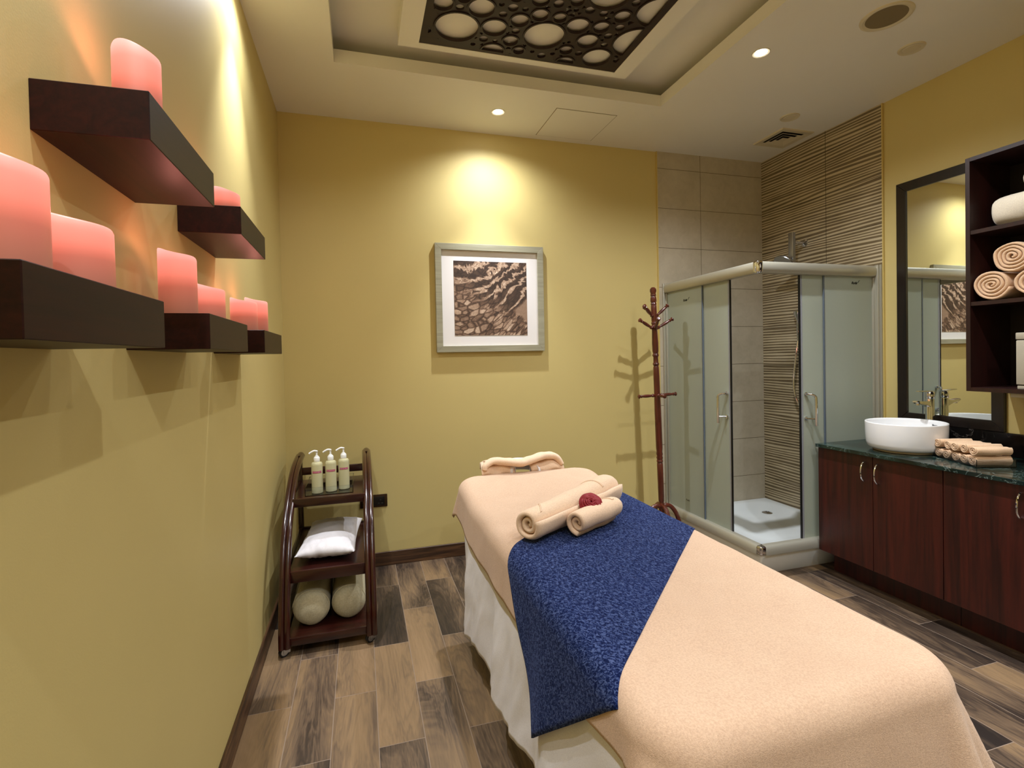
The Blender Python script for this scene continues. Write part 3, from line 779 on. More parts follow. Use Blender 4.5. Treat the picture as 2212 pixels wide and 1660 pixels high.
# ------------------------------------------------------------------ vanity
def handle_mesh(bm, y, z0, z1):
    tube(bm, catmull([(0, y, z1), (-.012, y, z1-.004), (-.026, y, (z0+z1)/2+.03), (-.030, y, (z0+z1)/2), (-.026, y, (z0+z1)/2-.03), (-.012, y, z0+.004), (0, y, z0)], 5), .0048, 10)
XF = 3.268
def cabinet(ya, yb, split, hs, lb):
    t = empty('base_cabinet', (3.5, (ya+yb)/2, 0), lb, 'cabinet', 'mahogany base cabinets under the marble top')
    bm = new(); box(bm, XF+.019, W-.001, yb+.0005, ya-.0005, .150, .809); P(finish('carcass', bm, M['cab'], t, smooth=False))
    bm = new(); box(bm, 3.392, W-.02, yb+.0005, ya-.0005, 0, .1495); P(finish('plinth', bm, M['cab'], t, smooth=False))
    for k, (a, b) in enumerate(((ya, split), (split, yb))):
        bm = new(); box(bm, XF, XF+.0185, b+.0015, a-.0015, .152, .806, .001, 1); d = P(finish('door', bm, M['cab'], t, smooth=False))
        bm = new(); handle_mesh(bm, hs[k], .660, .772); bmesh.ops.translate(bm, verts=bm.verts[:], vec=(XF, 0, 0)); P(finish('handle', bm, M['chrome'], d)) 
cabinet(-1.026, -1.736, -1.379, (-1.332, -1.411), 'mahogany base cabinet beside the shower, two doors with arched handles')
cabinet(-1.737, -2.447, -2.091, (-2.046, -2.136), 'mahogany base cabinet at the right picture edge, one arched handle showing')
t = empty('countertop', (3.5, -1.7, .81), 'dark green-black marble vanity top with white veins and upstand', 'countertop')
bm = new(); box(bm, 3.246, W-.001, -2.47, -1.026, .810, .831, .0015, 1); P(finish('slab', bm, M['counter'], t, smooth=False))
bm = new(); box(bm, W-.022, W-.001, -2.47, -1.045, .8312, .957, .0015, 1); P(finish('upstand', bm, M['blackmarble'], t, smooth=False))

# basin
t = empty('vessel_sink', (3.512, -1.387, .8312), 'round white ceramic vessel sink standing on the marble top', 'sink')
RX, RY, RH = .200, .188, .166
def ell(prof, seg=64):
    bm = new(); rings = [[bm.verts.new((r*RX*math.cos(2*PI*i/seg), r*RY*math.sin(2*PI*i/seg), z)) for i in range(seg)] for r, z in prof]
    for a, b in zip(rings, rings[1:]):
        for i in range(seg): bm.faces.new((a[i], a[(i+1) % seg], b[(i+1) % seg], b[i]))
    bm.faces.new(rings[0][::-1]); bm.faces.new(rings[-1]); return bm
bm = ell([(.80, .012), (.90, .016), (.95, .026), (.975, .045), (.99, .09), (1.0, RH-.006), (.997, RH-.001), (.985, RH), (.965, RH-.002), (.955, RH-.012), (.94, .08), (.90, .05), (.75, .032), (.3, .026), (.08, .025)])
finish('bowl', bm, M['ceramic'], t, ang=1.5)
bm = ell([(.78, 0), (.80, .002), (.80, .0118)]); finish('foot_ring', bm, M['ceramic_raw'], t)
bm = new(); lathe(bm, [(0, .004), (.018, .004), (.022, 0)], 20, Matrix.Translation((0, 0, .0265))); finish('waste', bm, M['chrome'], t)
text('brand_mark', 'Roca', .016, M['ink'], (RX*.918, -.035, RH-.030), (PI/2, 0, -PI/2-.19), t, ext=.0004, bold=.0004)
# faucet
t = empty('basin_faucet', (3.752, -1.358, .8312), 'tall chrome basin faucet behind the white sink', 'faucet')
bm = new(); lathe(bm, [(.026, 0), (.026, .005), (.022, .008), (.022, .285), (.0215, .287)], 28); finish('body', bm, M['chrome'], t)
bm = new(); lathe(bm, [(.021, .289), (.023, .292), (.023, .325), (.019, .331), (0, .332)], 28)
finish('cap', bm, M['chrome'], t)
def wedge(bm, pts):
    """pts: list of (x, halfwidth, z0, z1) stations"""
    st = [[bm.verts.new(q) for q in ((x, -w_, a), (x, w_, a), (x, w_, b), (x, -w_, b))] for x, w_, a, b in pts]
    for A, B in zip(st, st[1:]):
        for i in range(4): bm.faces.new((A[i], A[(i+1) % 4], B[(i+1) % 4], B[i]))
    bm.faces.new(st[0][::-1]); bm.faces.new(st[-1])
bm = new(); wedge(bm, [(-.010, .017, .236, .274), (-.05, .018, .252, .274), (-.105, .019, .262, .277), (-.122, .016, .270, .280)]); bmesh.ops.bevel(bm, geom=bm.edges[:], offset=.003, segments=2, affect='EDGES'); finish('spout', bm, M['chrome'], t)
bm = new(); lathe(bm, [(.010, 0), (.010, .012)], 16, Matrix.Translation((-.100, 0, .252))); finish('aerator', bm, M['chrome'], t)
bm = new(); wedge(bm, [(.012, .015, .328, .334), (-.04, .013, .331, .337), (-.100, .010, .333, .338)]); bmesh.ops.bevel(bm, geom=bm.edges[:], offset=.0015, segments=2, affect='EDGES'); finish('lever', bm, M['chrome'], t)

# mirror
t = empty('wall_mirror', (W, -1.41, .96), 'tall wall mirror in a wide black frame above the marble top', 'mirror')
my0, my1, mz0, mz1 = -1.690, -1.134, .9585, 2.470
bm = new(); mitre(bm, my0, my1, mz0, mz1, .058, 0, .022)
for v in bm.verts: v.co = Vector((W-.001-v.co.y, v.co.x, v.co.z))
bmesh.ops.bevel(bm, geom=bm.edges[:], offset=.002, segments=1, affect='EDGES'); P(finish('frame', bm, M['mirrorframe'], t, smooth=False))
bm = new(); box(bm, W-.014, W-.010, my0+.054, my1-.054, mz0+.054, mz1-.054); P(finish('mirror_glass', bm, M['mirror'], t, smooth=False))

# ------------------------------------------------------------------ rolled towels (true spiral sheets)
def spiral_roll(name, length, rx, rz, turns, mat, parent=None, axis='x', pitch_fill=.86, wob=.004, seed=0, tail=0., inner=.12, taper=0., conical=0., per=22, nl=18):
    """spiral towel roll, axis along local x from -L/2 to L/2, resting on z=0"""
    r = random.Random(seed); bm = new()
    nt = int(turns*per)
    R = 1.0; pitch = (R*(1-inner))/turns; th = pitch*pitch_fill
    ph = r.uniform(0, 2*PI)
    def prof(i):
        t = i/nt; a = 2*PI*turns*t; rad = inner+(1-inner-pitch*.0)*t
        return a, rad
    def pos(i, s, off):
        a, rad = prof(i); rad = rad+off
        # gentle irregularity, shared by neighbours so that layers nest
        k = 1+.05*math.sin(2*a+ph)+.04*math.sin(3*a+ph*2)*(1-.5*rad)
        x = (s-.5)*length
        e = abs(s-.5)*2
        sc = 1-taper*(e**6)
        c_out = x + conical*length*(1-rad)*(-1 if s < .5 else 1)*(e**4)
        y = rad*k*rx*math.cos(-a-PI/2)*sc; z = rad*k*rz*math.sin(-a-PI/2)*sc
        n_ = noise.noise(Vector((x*14, y*18+seed, z*18)))*wob
        return Vector((c_out, y+n_, z+rz+n_*.8))
    S = [0, .012, .03]+[.03+.94*k/(nl-1) for k in range(1, nl-1)]+[.97, .988, 1]
    O = []; I = []
    for i in range(nt+1):
        t_out = th*.5; a, rad = prof(i)
        ro = []; ri = []
        for s in S:
            e = min(s, 1-s); q = 1 if e > .02 else (.45 if e < .005 else .85)
            ro.append(bm.verts.new(pos(i, s, t_out*q))); ri.append(bm.verts.new(pos(i, s, -t_out*q)))
        O.append(ro); I.append(ri)
    ns = len(S)
    for i in range(nt):
        for j in range(ns-1):
            bm.faces.new((O[i][j], O[i+1][j], O[i+1][j+1], O[i][j+1])); bm.faces.new((I[i][j], I[i][j+1], I[i+1][j+1], I[i+1][j]))
        bm.faces.new((O[i][0], I[i][0], I[i+1][0], O[i+1][0])); bm.faces.new((O[i][-1], O[i+1][-1], I[i+1][-1], I[i][-1]))
    for i in (0, nt):
        for j in range(ns-1): bm.faces.new((O[i][j], O[i][j+1], I[i][j+1], I[i][j]))
    zmin = min(v.co.z for v in bm.verts)
    for v in bm.verts: v.co.z -= zmin
    return finish(name, bm, mat, parent, ang=2.5)

# towel tray on the counter
TT = empty('towel_tray', (3.500, -1.722, .8312), 'clear acrylic tray holding rolled face towels on the marble top', 'tray', rz=math.radians(-23))
bm = new(); box(bm, -.088, .088, -.148, .148, 0, .004)
for b in ((-.088, -.085, -.148, .148), (.085, .088, -.148, .148), (-.085, .085, -.148, -.145), (-.085, .085, .145, .148)): box(bm, *b, .004, .040)
finish('tray_box', bm, M['clear'], TT, smooth=False)
PR = spiral_roll('face_towel', .160, .0250, .0245, 2.4, M['towel'], seed=5, wob=.005, per=16, nl=10, pitch_fill=.92)
rot8 = Matrix.Rotation(math.radians(-23), 4, 'Z')
ords = ['nearest', 'second nearest', 'middle', 'second farthest', 'farthest']
first = True
def lay(i, z, dx, row, lb):
    global first
    y = -.117+i*.0585
    p = Vector(TT.location)+(rot8.to_3x3() @ Vector((dx, y, 0)))
    o = PR if first else PR.copy()
    if not first: COL.objects.link(o)
    first = False
    o.location = (p.x, p.y, z); o.rotation_euler = ((i*.7+row*.9) % .5-.2, 0, math.radians(-23)+(.02 if (i+row) % 2 else -.015))
    tag(o, lb, 'towel', 'small rolled towels in the counter tray')
for i in range(5): lay(i, .8355, 0., 0, '%s rolled peach face towel in the bottom layer inside the clear tray' % ords[i])
for i in range(5): lay(i, .8355+.0505, -.006+.008*(i % 2), 1, '%s rolled peach face towel in the top layer of the clear tray' % ords[i])

# wall cabinet
t = empty('open_wall_cabinet', (3.67, -2.15, 1.194), 'dark mahogany open wall cabinet with shelves of towels', 'cabinet')
cy0, cy1, cz0, cz1, cxf = -2.62, -1.694, 1.194, 2.394, 3.507
bm = new()
box(bm, cxf, W-.001, cy1-.020, cy1, cz0, cz1, .001, 1); box(bm, cxf, W-.001, cy0, cy0+.020, cz0, cz1, .001, 1)
box(bm, cxf, W-.001, cy0+.020, cy1-.020, cz0, cz0+.020); box(bm, cxf, W-.001, cy0+.020, cy1-.020, cz1-.020, cz1)
P(finish('carcass', bm, M['cab_dark'], t, smooth=False))
bm = new(); box(bm, W-.012, W-.0015, cy0+.020, cy1-.020, cz0+.020, cz1-.020); P(finish('back_panel', bm, M['cab_in'], t, smooth=False))
for z in (2.000, 1.634):
    bm = new(); box(bm, cxf+.004, W-.012, cy0+.020, cy1-.020, z, z+.020); P(finish('shelf', bm, M['cab_dark'], t, smooth=False))
bm = new(); box(bm, 3.54, 3.60, -1.93, -1.86, 1.172, 1.1935, .004); 
P(finish('under_light', bm, M['greybox'], t))
# three bath towels, ends facing the room
for (y, z, sd, lb) in ((-1.797, 1.6545, 1, 'rolled peach bath towel, left of the lower pair in the wall cabinet'),
                       (-1.968, 1.6545, 2, 'rolled peach bath towel, right of the lower pair in the wall cabinet'),
                       (-1.880, 1.6545+.128, 3, 'rolled peach bath towel on top of the other two')):
    o = spiral_roll('bath_towel', .29, .081, .070, 4.2, M['towel'], seed=sd, pitch_fill=.85, wob=.006, per=26, inner=.08)
    o.location = (3.662, y, z); o.scale = (1, 1, .97); tag(o, lb, 'towel', 'rolled bath towels in the wall cabinet')
o = spiral_roll('rolled_blanket', .62, .082, .075, 3.2, M['towel_white'], seed=8, pitch_fill=.93, wob=.008, taper=.12, per=24, nl=26)
o.rotation_euler = (0, 0, PI/2); o.location = (3.63, -2.08, 2.0205); tag(o, 'long white rolled towel on the top shelf of the wall cabinet', 'towel')
o = spiral_roll('rolled_blanket', .50, .065, .050, 3.0, M['towel_white'], seed=9, pitch_fill=.93, wob=.008, taper=.12, per=24, nl=22)
o.rotation_euler = (0, 0, PI/2); o.location = (3.64, -2.14, 2.0205+.160); tag(o, 'white rolled towel lying on top of the long white one', 'towel')
t = empty('towel_warmer', (3.66, -2.1, 1.2145), 'pale grey metal box on the bottom shelf of the wall cabinet', 'towel warmer')
bm = new(); box(bm, 3.53, 3.80, -2.30, -1.892, 1.2145, 1.232, .003); P(finish('foot', bm, M['greybox'], t))
bm = new(); box(bm, 3.525, 3.80, -2.30, -1.890, 1.236, 1.450, .004); P(finish('body', bm, M['greybox'], t))
bm = new(); box(bm, 3.525, 3.80, -2.30, -1.888, 1.454, 1.487, .004); P(finish('lid', bm, M['greybox'], t))
bm = new(); box(bm, 3.535, 3.79, -2.29, -1.90, 1.2325, 1.4535); P(finish('core', bm, M['seal'], t, smooth=False))

# ------------------------------------------------------------------ coat rack
def peg(bm, L_):
    return lathe(bm, [(.010, 0), (.011, L_*.12), (.014, L_*.16), (.010, L_*.2), (.009, L_*.24), (.012, L_*.45), (.012, L_*.6), (.0085, L_*.78), (.013, L_*.82), (.008, L_*.86), (.010, L_*.89), (.0155, L_*.94), (.0155, L_*.97), (.010, L_), (0, L_*1.005)], 14)
t = empty('coat_rack', (2.628, -.27, 0), 'turned dark wooden coat rack standing between back wall and shower', 'coat rack')
t.rotation_euler = (0, math.radians(-1.6), 0)
HR = 1.915
pr = [(.0, 0.06), (.021, .06), (.021, .30), (.018, .305), (.0185, .315), (.021, .32), (.022, .5), (.022, .60), (.019, .605), (.024, .62), (.020, .632), (.024, .645), (.020, .658), (.024, .672), (.021, .69),
      (.024, .72), (.024, 1.0), (.022, 1.14), (.022, 1.25), (.020, 1.32), (.017, 1.33), (.024, 1.345), (.018, 1.358), (.018, 1.375), (.017, 1.395), (.024, 1.41), (.018, 1.425), (.022, 1.44), (.023, 1.5), (.019, 1.615), (.023, 1.625), (.019, 1.635), (.023, 1.65), (.019, 1.66),
      (.0205, 1.67), (.0205, 1.775), (.018, 1.782), (.022, 1.79), (.018, 1.80), (.023, 1.812), (.021, 1.835), (.017, 1.845), (.021, 1.855), (.018, 1.868), (.0235, 1.885), (.022, 1.902), (.012, 1.913), (0, HR)]
bm = new(); lathe(bm, pr, 24); finish('pole', bm, M['rack'], t)
for z, azs, L_, el in ((1.685, (200, -8, 95), .135, 40), (1.600, (190, -12, 250), .150, 28)):
    for az in azs:
        bm = new(); peg(bm, L_)
        a = math.radians(az); e = math.radians(el); d = Vector((math.cos(a)*math.cos(e), math.sin(a)*math.cos(e), math.sin(e)))
        bmesh.ops.transform(bm, matrix=frame_to(d*.012+Vector((0, 0, z)), d+Vector((0, 0, z))), verts=bm.verts[:]); finish('peg', bm, M['rack'], t)
for az, L_ in ((180, .145), (0, .150), (265, .10)):
    bm = new(); peg(bm, L_); a = math.radians(az); d = Vector((math.cos(a), math.sin(a), 0.0))
    bmesh.ops.transform(bm, matrix=frame_to(d*.014+Vector((0, 0, 1.112)), d+Vector((0, 0, 1.112))), verts=bm.verts[:]); finish('peg', bm, M['rack'], t)
for k in range(4):
    a = math.radians(-8+90*k); bm = new(); c, s = math.cos(a), math.sin(a)
    pts = catmull([(0, 0, .26), (.03, 0, .285), (.075, 0, .27), (.12, 0, .20), (.145, 0, .10), (.165, 0, .03), (.18, 0, .016)], 5)
    tube(bm, [(p.x*c, p.x*s, p.z) for p in pts], [.016]*len(pts), 10); finish('leg', bm, M['rack'], t)

# ------------------------------------------------------------------ trolley
t = empty('spa_trolley', (.3, -.55, 0), 'dark lacquered wooden trolley with bowed front rails and three shelves', 'trolley')
path = [(-.10, .815), (-.20, .810), (-.30, .800), (-.40, .780), (-.50, .745), (-.63, .675), (-.766, .565), (-.838, .455), (-.885, .36), (-.918, .26), (-.948, .14), (-.960, .046)]
for xc in (.098, .503):
    bm = new()
    for dx in (-.0125, .0125):
        tube(bm, catmull([(xc+dx, y, z) for y, z in path], 5), .0145, 12)
    P(finish('bowed_rail', bm, M['trolley'], t))
    bm = new(); tube(bm, [(xc, -.07, .813), (xc, -.08, .814), (xc, -.115, .812), (xc, -.17, .808)], [.012, .0215, .0225, .019], 16); P(finish('handle_cap', bm, M['trolley'], t))
    bm = new(); box(bm, xc-.016, xc+.016, -.165, -.130, .046, .800, .004); P(finish('rear_post', bm, M['trolley'], t))
    for z in (.06, .345, .640):
        yf = {.06: -.94, .345: -.87, .640: -.64}[z]
        bm = new(); box(bm, xc-.009, xc+.009, yf, -.165, z, z+.030, .003); P(finish('side_rail', bm, M['trolley_flat'], t))
for z, yf, hh in ((.048, -.952, .040), (.322, -.880, .058), (.636, -.662, .045)):
    bm = new(); box(bm, .110, .491, yf+.012, -.150, z+hh*.45, z+hh*.45+.012); P(finish('shelf_board', bm, M['trolley_flat'], t, smooth=False))
    bm = new(); box(bm, .112, .489, yf, yf+.016, z, z+hh, .004); P(finish('front_rail', bm, M['trolley_flat'], t))
for z0, z1 in ((.700, .746), (.640, .668), (.335, .372), (.05, .09)):
    bm = new(); box(bm, .112, .489, -.160, -.142, z0, z1, .004); P(finish('back_slat', bm, M['trolley_flat'], t))
for xc, yc in ((.102, -.935), (.503, -.935), (.102, -.15), (.503, -.15)):
    def turn(bm): bmesh.ops.rotate(bm, verts=bm.verts[:], cent=(xc, yc, 0), matrix=Matrix.Rotation(math.radians(-62 if yc < -.5 else 20), 3, 'Z'))
    bm = new(); lathe(bm, [(.014, -.009), (.022, -.009), (.0245, -.006), (.0245, .006), (.022, .009), (.014, .009)], 24, Matrix.Translation((xc, yc-.010, .0245)) @ Matrix.Rotation(PI/2, 4, 'Y')); turn(bm)
    w_ = P(finish('caster', bm, M['rubber'], t))
    bm = new(); tube(bm, [(xc-.010, yc-.010, .0245), (xc+.010, yc-.010, .0245)], .016, 16)
    tube(bm, [(xc-.014, yc-.010, .0245), (xc+.014, yc-.010, .0245)], .004, 10)
    box(bm, xc-.0135, xc-.0115, yc-.016, yc+.016, .020, .052); box(bm, xc+.0115, xc+.0135, yc-.016, yc+.016, .020, .052); box(bm, xc-.014, xc+.014, yc-.016, yc+.018, .050, .0535)
    turn(bm); P(finish('fork', bm, M['steel'], w_))
TZ = .636+.045*.45+.012      # top board surface
t2 = empty('acrylic_tray', (.295, -.42, TZ), 'clear acrylic tray under the three pump bottles on the trolley', 'tray')
bm = new(); box(bm, -.128, .128, -.15, .15, 0, .003)
for b in ((-.128, -.125, -.15, .15), (.125, .128, -.15, .15), (-.125, .125, -.15, -.147), (-.125, .125, .147, .15)): box(bm, *b, .003, .045)
finish('tray_box', bm, M['clear'], t2, smooth=False)
def bottle(x, y, rz, word, lb):
    b = empty('pump_bottle', (x, y, TZ+.0035), lb, 'bottle', 'pump bottles on the trolley', rz)
    R = .0305
    bm = new(); lathe(bm, [(R*.93, 0), (R, .003), (R, .158), (R*.97, .166), (R*.85, .172), (.017, .175), (.015, .180)], 32); finish('container', bm, M['bottle'], b)
    bm = new(); lathe(bm, [(.0155, .176), (.0165, .178), (.0165, .198), (.014, .203), (.010, .205), (.010, .209), (.005, .210), (.0045, .228), (.006, .230), (.007, .238), (.0, .239)], 24)
    tube(bm, catmull([(.004, 0, .234), (-.012, 0, .238), (-.028, 0, .232), (-.040, 0, .224)], 4), [.0058]*4*3+[.004] if False else .0052, 8)
    finish('pump', bm, M['plastic_white'], b)
    bm = new(); n = 16; A = []; B = []
    for k in range(n+1):
        a = -PI/2+(-.85+1.7*k/n); A.append(bm.verts.new(((R+.0006)*math.cos(a), (R+.0006)*math.sin(a), .116))); B.append(bm.verts.new(((R+.0006)*math.cos(a), (R+.0006)*math.sin(a), .127)))
    for k in range(n): bm.faces.new((A[k], A[k+1], B[k+1], B[k]))
    l_ = finish('label', bm, M['label'], b)
    # lettering wrapped round the bottle
    tx = text('lettering', word, .0078, M['ink_white'], (0, 0, 0), (0, 0, 0), l_, ext=0)
    for v in tx.data.vertices:
        a = -PI/2+v.co.x/R; v.co = Vector(((R+.0011)*math.cos(a), (R+.0011)*math.sin(a), .1215+v.co.y))
    return b
bottle(.229, -.515, .05, 'AROMATHERAPY', 'left pump bottle of clear oil with a pink label band')
bottle(.302, -.500, .05, 'RELAXATION', 'middle pump bottle of clear oil with a pink label band')
bottle(.372, -.470, .05, 'MUSCLE RELIEF', 'right pump bottle of clear oil with a pink label band')

def pillow(name, cx, cy, z, lx, ly, h, mat, lb, cat, rz=0, seed=0):
    bm = new(); n = 40
    def f(u, v, s):
        a = 2*u-1; b = 2*v-1
        pin = .10
        x = a*lx/2*(1-pin*(1-abs(a))*0-pin*(b*b)*(0)+0) ; y = b*ly/2
        x *= 1-.09*(1-b*b)*abs(a)**2 if False else 1
        k = (max(0, (1-abs(a)**2.6))**.55)*(max(0, (1-abs(b)**2.6))**.55)
        x = a*lx/2*(1-.08*(1-b*b)); y = b*ly/2*(1-.08*(1-a*a))
        w_ = noise.noise(Vector((x*16+seed, y*16, 0)))*.006
        edge = max(abs(a), abs(b))
        w2 = .012*noise.noise(Vector((x*45, y*45, seed)))*max(0, (edge-.55))
        return Vector((x, y, s*(h/2*k)+(w_+w2*2.2)*min(1, k*3)))
    for s in (1, -1): grid(bm, n, n, lambda u, v: f(u, v, s))
    bmesh.ops.remove_doubles(bm, verts=bm.verts[:], dist=1e-5)
    o = finish(name, bm, mat, ang=2); o.location = (cx, cy, z+h/2); o.rotation_euler = (0, 0, rz); return tag(o, lb, cat)
MZ = .322+.058*.45+.012
pl = pillow('pillow', .300, -.52, MZ-.004, .30, .56, .125, M['pillow'], 'white pillow lying on the middle trolley shelf', 'pillow', math.radians(-4), 3)
BZ = .048+.040*.45+.012
def bolster(x, y, r, L_, lb, sd, strap):
    b = empty('bolster_cushion', (x, y, BZ), lb, 'bolster', 'beige bolsters on the lowest trolley shelf')
    bm = new(); seg = 36
    prof = [(0, .0), (r*.45, .002), (r*.80, .012), (r*.95, .030), (r, .055), (r*1.01, .2), (r, L_-.055), (r*.95, L_-.03), (r*.8, L_-.012), (0, L_)]
    lathe(bm, prof, seg, Matrix.Translation((0, 0, r)) @ Matrix.Rotation(-PI/2, 4, 'X'))
    for v in bm.verts:
        n_ = noise.noise(v.co*12+Vector((sd, 0, 0)))*.006; v.co += Vector((n_, 0, n_)); v.co.z = max(v.co.z*.98, .0)
    bmesh.ops.subdivide_edges(bm, edges=[e for e in bm.edges if e.calc_length() > .08], cuts=3)
    finish('cover', bm, M['bolster'], b, ang=2)
    bm = new(); tube(bm, [(r*.97*math.cos(a), .042, r+r*.97*math.sin(a)) for a in [2*PI*k/36 for k in range(37)]], .0025, 6); finish('seam', bm, M['bolster'], b)
    if strap:
        bm = new(); pts = catmull([(-.3*r, .16, 2*r+.001), (-.62*r, .12, 1.80*r), (-.88*r, .085, 1.52*r), (-.97*r, .06, 1.32*r), (-1.04*r, .045, 1.15*r)], 6)
        for a, c in zip(pts, pts[1:]):
            w_ = Vector((0, .013, .006)); q = [bm.verts.new(p) for p in (a-w_, a+w_, c+w_, c-w_)]; bm.faces.new(q)
        bmesh.ops.remove_doubles(bm, verts=bm.verts[:], dist=1e-5); finish('strap', bm, M['bolster'], b)
    return b
bolster(.211, -.865, .088, .62, 'left beige bolster with a fabric strap on the lowest trolley shelf', 1, True)
bolster(.392, -.845, .085, .62, 'right beige bolster on the lowest trolley shelf', 4, False)

# ------------------------------------------------------------------ massage table and cloths
X0, X1, Y0, Y1 = .955, 1.700, -2.800, -.930
TOP = .742
def topz(y):
    k = max(0, min(1, (y+1.35)/.40)); k = k*k*(3-2*k); return TOP+.040*k
def drape(u, y, off, lift=0., flare=.06, ripple=0., rfreq=22., seed=0., rc=.11, zfloor=.012, late=False):
    """u,y: flat cloth coordinates in plan; returns point on the cloth draped over the table"""
    rcl = rc
    qx = min(max(u, X0+rcl), X1-rcl); qy = min(max(y, Y0+rcl), Y1-rcl)
    dx, dy = u-qx, y-qy; d = math.hypot(dx, dy)
    r = .045
    zt = topz(min(max(y, Y0), Y1))+off+lift
    if d < 1e-9: return Vector((u, y, zt))
    nx, ny = dx/d, dy/d
    s = d-(rcl-r)
    if s <= 0: return Vector((u, y, zt))
    bx, by = qx+nx*(rcl-r), qy+ny*(rcl-r)
    R = r+off
    arc = R*PI/2
    if s < arc:
        a = s/R; return Vector((bx+nx*R*math.sin(a), by+ny*R*math.sin(a), zt-R*(1-math.cos(a))))
    dr = s-arc
    per = math.atan2(ny, nx)*.34+qy*1.0-qx*1.0
    rip0 = ripple*(math.sin(per*rfreq+seed)+.6*math.sin(per*rfreq*1.9+seed*2.3))
    rip = ripple*(math.sin(per*rfreq+seed)+.6*math.sin(per*rfreq*1.9+seed*2.3))*min(1, dr/.25)
    corner = abs(nx*ny)*2
    rip += corner*min(1, dr/.22)*.026*(1+math.sin(math.atan2(ny, nx)*9+seed))
    if late: dl = max(0, dr-.14); out = R+.03*dr+flare*dl+rip0*min(1, dl/.2)+corner*.02*min(1, dr/.3)
    else: out = R+flare*dr+rip+corner*.05*min(1, dr/.3)
    return Vector((bx+nx*out, by+ny*out, max(zt-R-dr, zfloor)))
def cloth(name, mat, ua, ub, ya, yb, off, du=.014, thick=.004, hook=None, **k):
    bm = new(); nu = int((ub-ua)/du)+1; nv = int((yb-ya)/du)+1
    def f(a, b):
        u = ua+(ub-ua)*a; y = ya+(yb-ya)*b
        if hook: u, y = hook(u, y, a, b)
        p = drape(u, y, off, **k)
        if name == 'fitted_sheet': q_ = max(0, min(1, (TOP-.1-p.z)*4)); p.x += q_*(.010*noise.noise(Vector((p.y*9, p.z*4, 1.3)))+.006*noise.noise(Vector((p.y*26+p.z*10, p.z*9, 5.))))
        n_ = noise.noise(Vector((p.x*5, p.y*5, p.z*5+off*50)))*.004+noise.noise(Vector((p.x*17, p.y*17, p.z*9)))*.0012
        return p+Vector((n_, n_, abs(n_)*.6))
    grid(bm, nu, nv, f, uv=lambda a, b: (a*(ub-ua), b*(yb-ya)))
    o = finish(name, bm, mat, ang=3)
    md = o.modifiers.new('thickness', 'SOLIDIFY'); md.thickness = thick; md.offset = 1 if name != 'x' else 0
    return o
t = empty('massage_table', (1.33, -1.87, 0), 'massage table hidden under white sheet and peach blanket', 'table')
bm = new(); LL_ = [[bm.verts.new(p) for p in rrect(X0+i_, X1-i_, Y0+i_, Y1-i_, .11, z_)] for i_, z_ in ((.03, TOP-.075), (.022, TOP-.065), (.022, TOP-.04), (.028, TOP-.02), (.045, TOP-.008))]
for a, b in zip(LL_, LL_[1:]):
    for i in range(len(a)): bm.faces.new((a[i], a[(i+1) % len(a)], b[(i+1) % len(a)], b[i]))
bm.faces.new(LL_[0][::-1]); bm.faces.new(LL_[-1]); P(finish('padded_top', bm, M['leather'], t))
for x in (X0+.09, X1-.09):
    for y in (Y0+.16, Y1-.16):
        bm = new(); box(bm, x-.025, x+.025, y-.025, y+.025, 0, TOP-.08, .004); P(finish('leg', bm, M['legwood'], t))
bm = new(); nn = 40
pts = [(1.325+.115*math.cos(a), -.850+.105*math.sin(a), .795) for a in [math.radians(-60+300*k/nn) for k in range(nn+1)]]
tube(bm, pts, .034, 14); box(bm, 1.26, 1.39, -.97, -.80, .725, .755, .004); P(finish('face_cradle', bm, M['sheet'], t))

def shk(u, y, a, b):
    side = max(0, (.25-a)*4)
    return u-.16*side*max(0, (b-.80)*5)**1.5+.025*side*math.sin(y*5+1), y+.05*side*max(0, (b-.9)*10)*a
sh = cloth('fitted_sheet', M['sheet'], X0-.52, X1+.50, Y0-.50, -1.135, .002, flare=.045, ripple=.013, rfreq=13, seed=.6, thick=.002, late=True, hook=shk)
tag(sh, 'white cotton sheet hanging to the floor around the massage table', 'sheet')
def bh(u, y, a, b):
    lf = max(0, 1-a*7)
    return (u-.010*math.sin(y*3.1)*lf+.055*lf*max(0, min(1, (-2.35-y)/.35))*max(0, min(1, (y+3.0)/.2)), y+.02*math.sin(u*6)*max(0, (b-.9)*10))
bl = cloth('peach_blanket', M['blanket'], X0-.155, X1+.36, Y0-.56, Y1+.055, .009, flare=.09, ripple=.006, rfreq=13, seed=.6, thick=.005, hook=bh, du=.012)
tag(bl, 'peach fleece blanket spread over the massage table', 'blanket')

# blue runner: a parallelogram across the blanket
def runner():
    bm = new(); nu, nv = 110, 54
    # unfolded corners (u from the right edge leftwards, y)
    A0, A1 = Vector((-.27, -1.10)), Vector((1.130, -2.235))      # far edge
    B0, B1 = Vector((-.27, -1.63)), Vector((.770, -2.655))       # near edge
    def f(a, b):
        p = A0.lerp(A1, a); q = B0.lerp(B1, a)
        # near edge sags slightly between its ends
        w_ = p.lerp(q, b); 
        if b > 0: w_.y -= .0*b
        # far edge bows toward the head under the towels
        w_.y += (1-b)*.07*math.sin(PI*min(1, max(0, a/.9)))
        u = X1-w_.x
        pt = drape(u, w_.y, .0185, flare=.085, ripple=.0075, rfreq=13, seed=.6)
        n_ = noise.noise(Vector((pt.x*9, pt.y*9, pt.z*9+3)))*.003
        e = min(b, 1-b, a, 1-a)
        return pt+Vector((0, 0, n_*.3))
    grid(bm, nu, nv, f, uv=lambda a, b: (a*1.5, b*.7))
    o = finish('blue_runner', bm, M['blue'], ang=3)
    md = o.modifiers.new('thickness', 'SOLIDIFY'); md.thickness = .006; md.offset = 1
    return tag(o, 'navy blue plush runner laid diagonally across the peach blanket', 'runner')
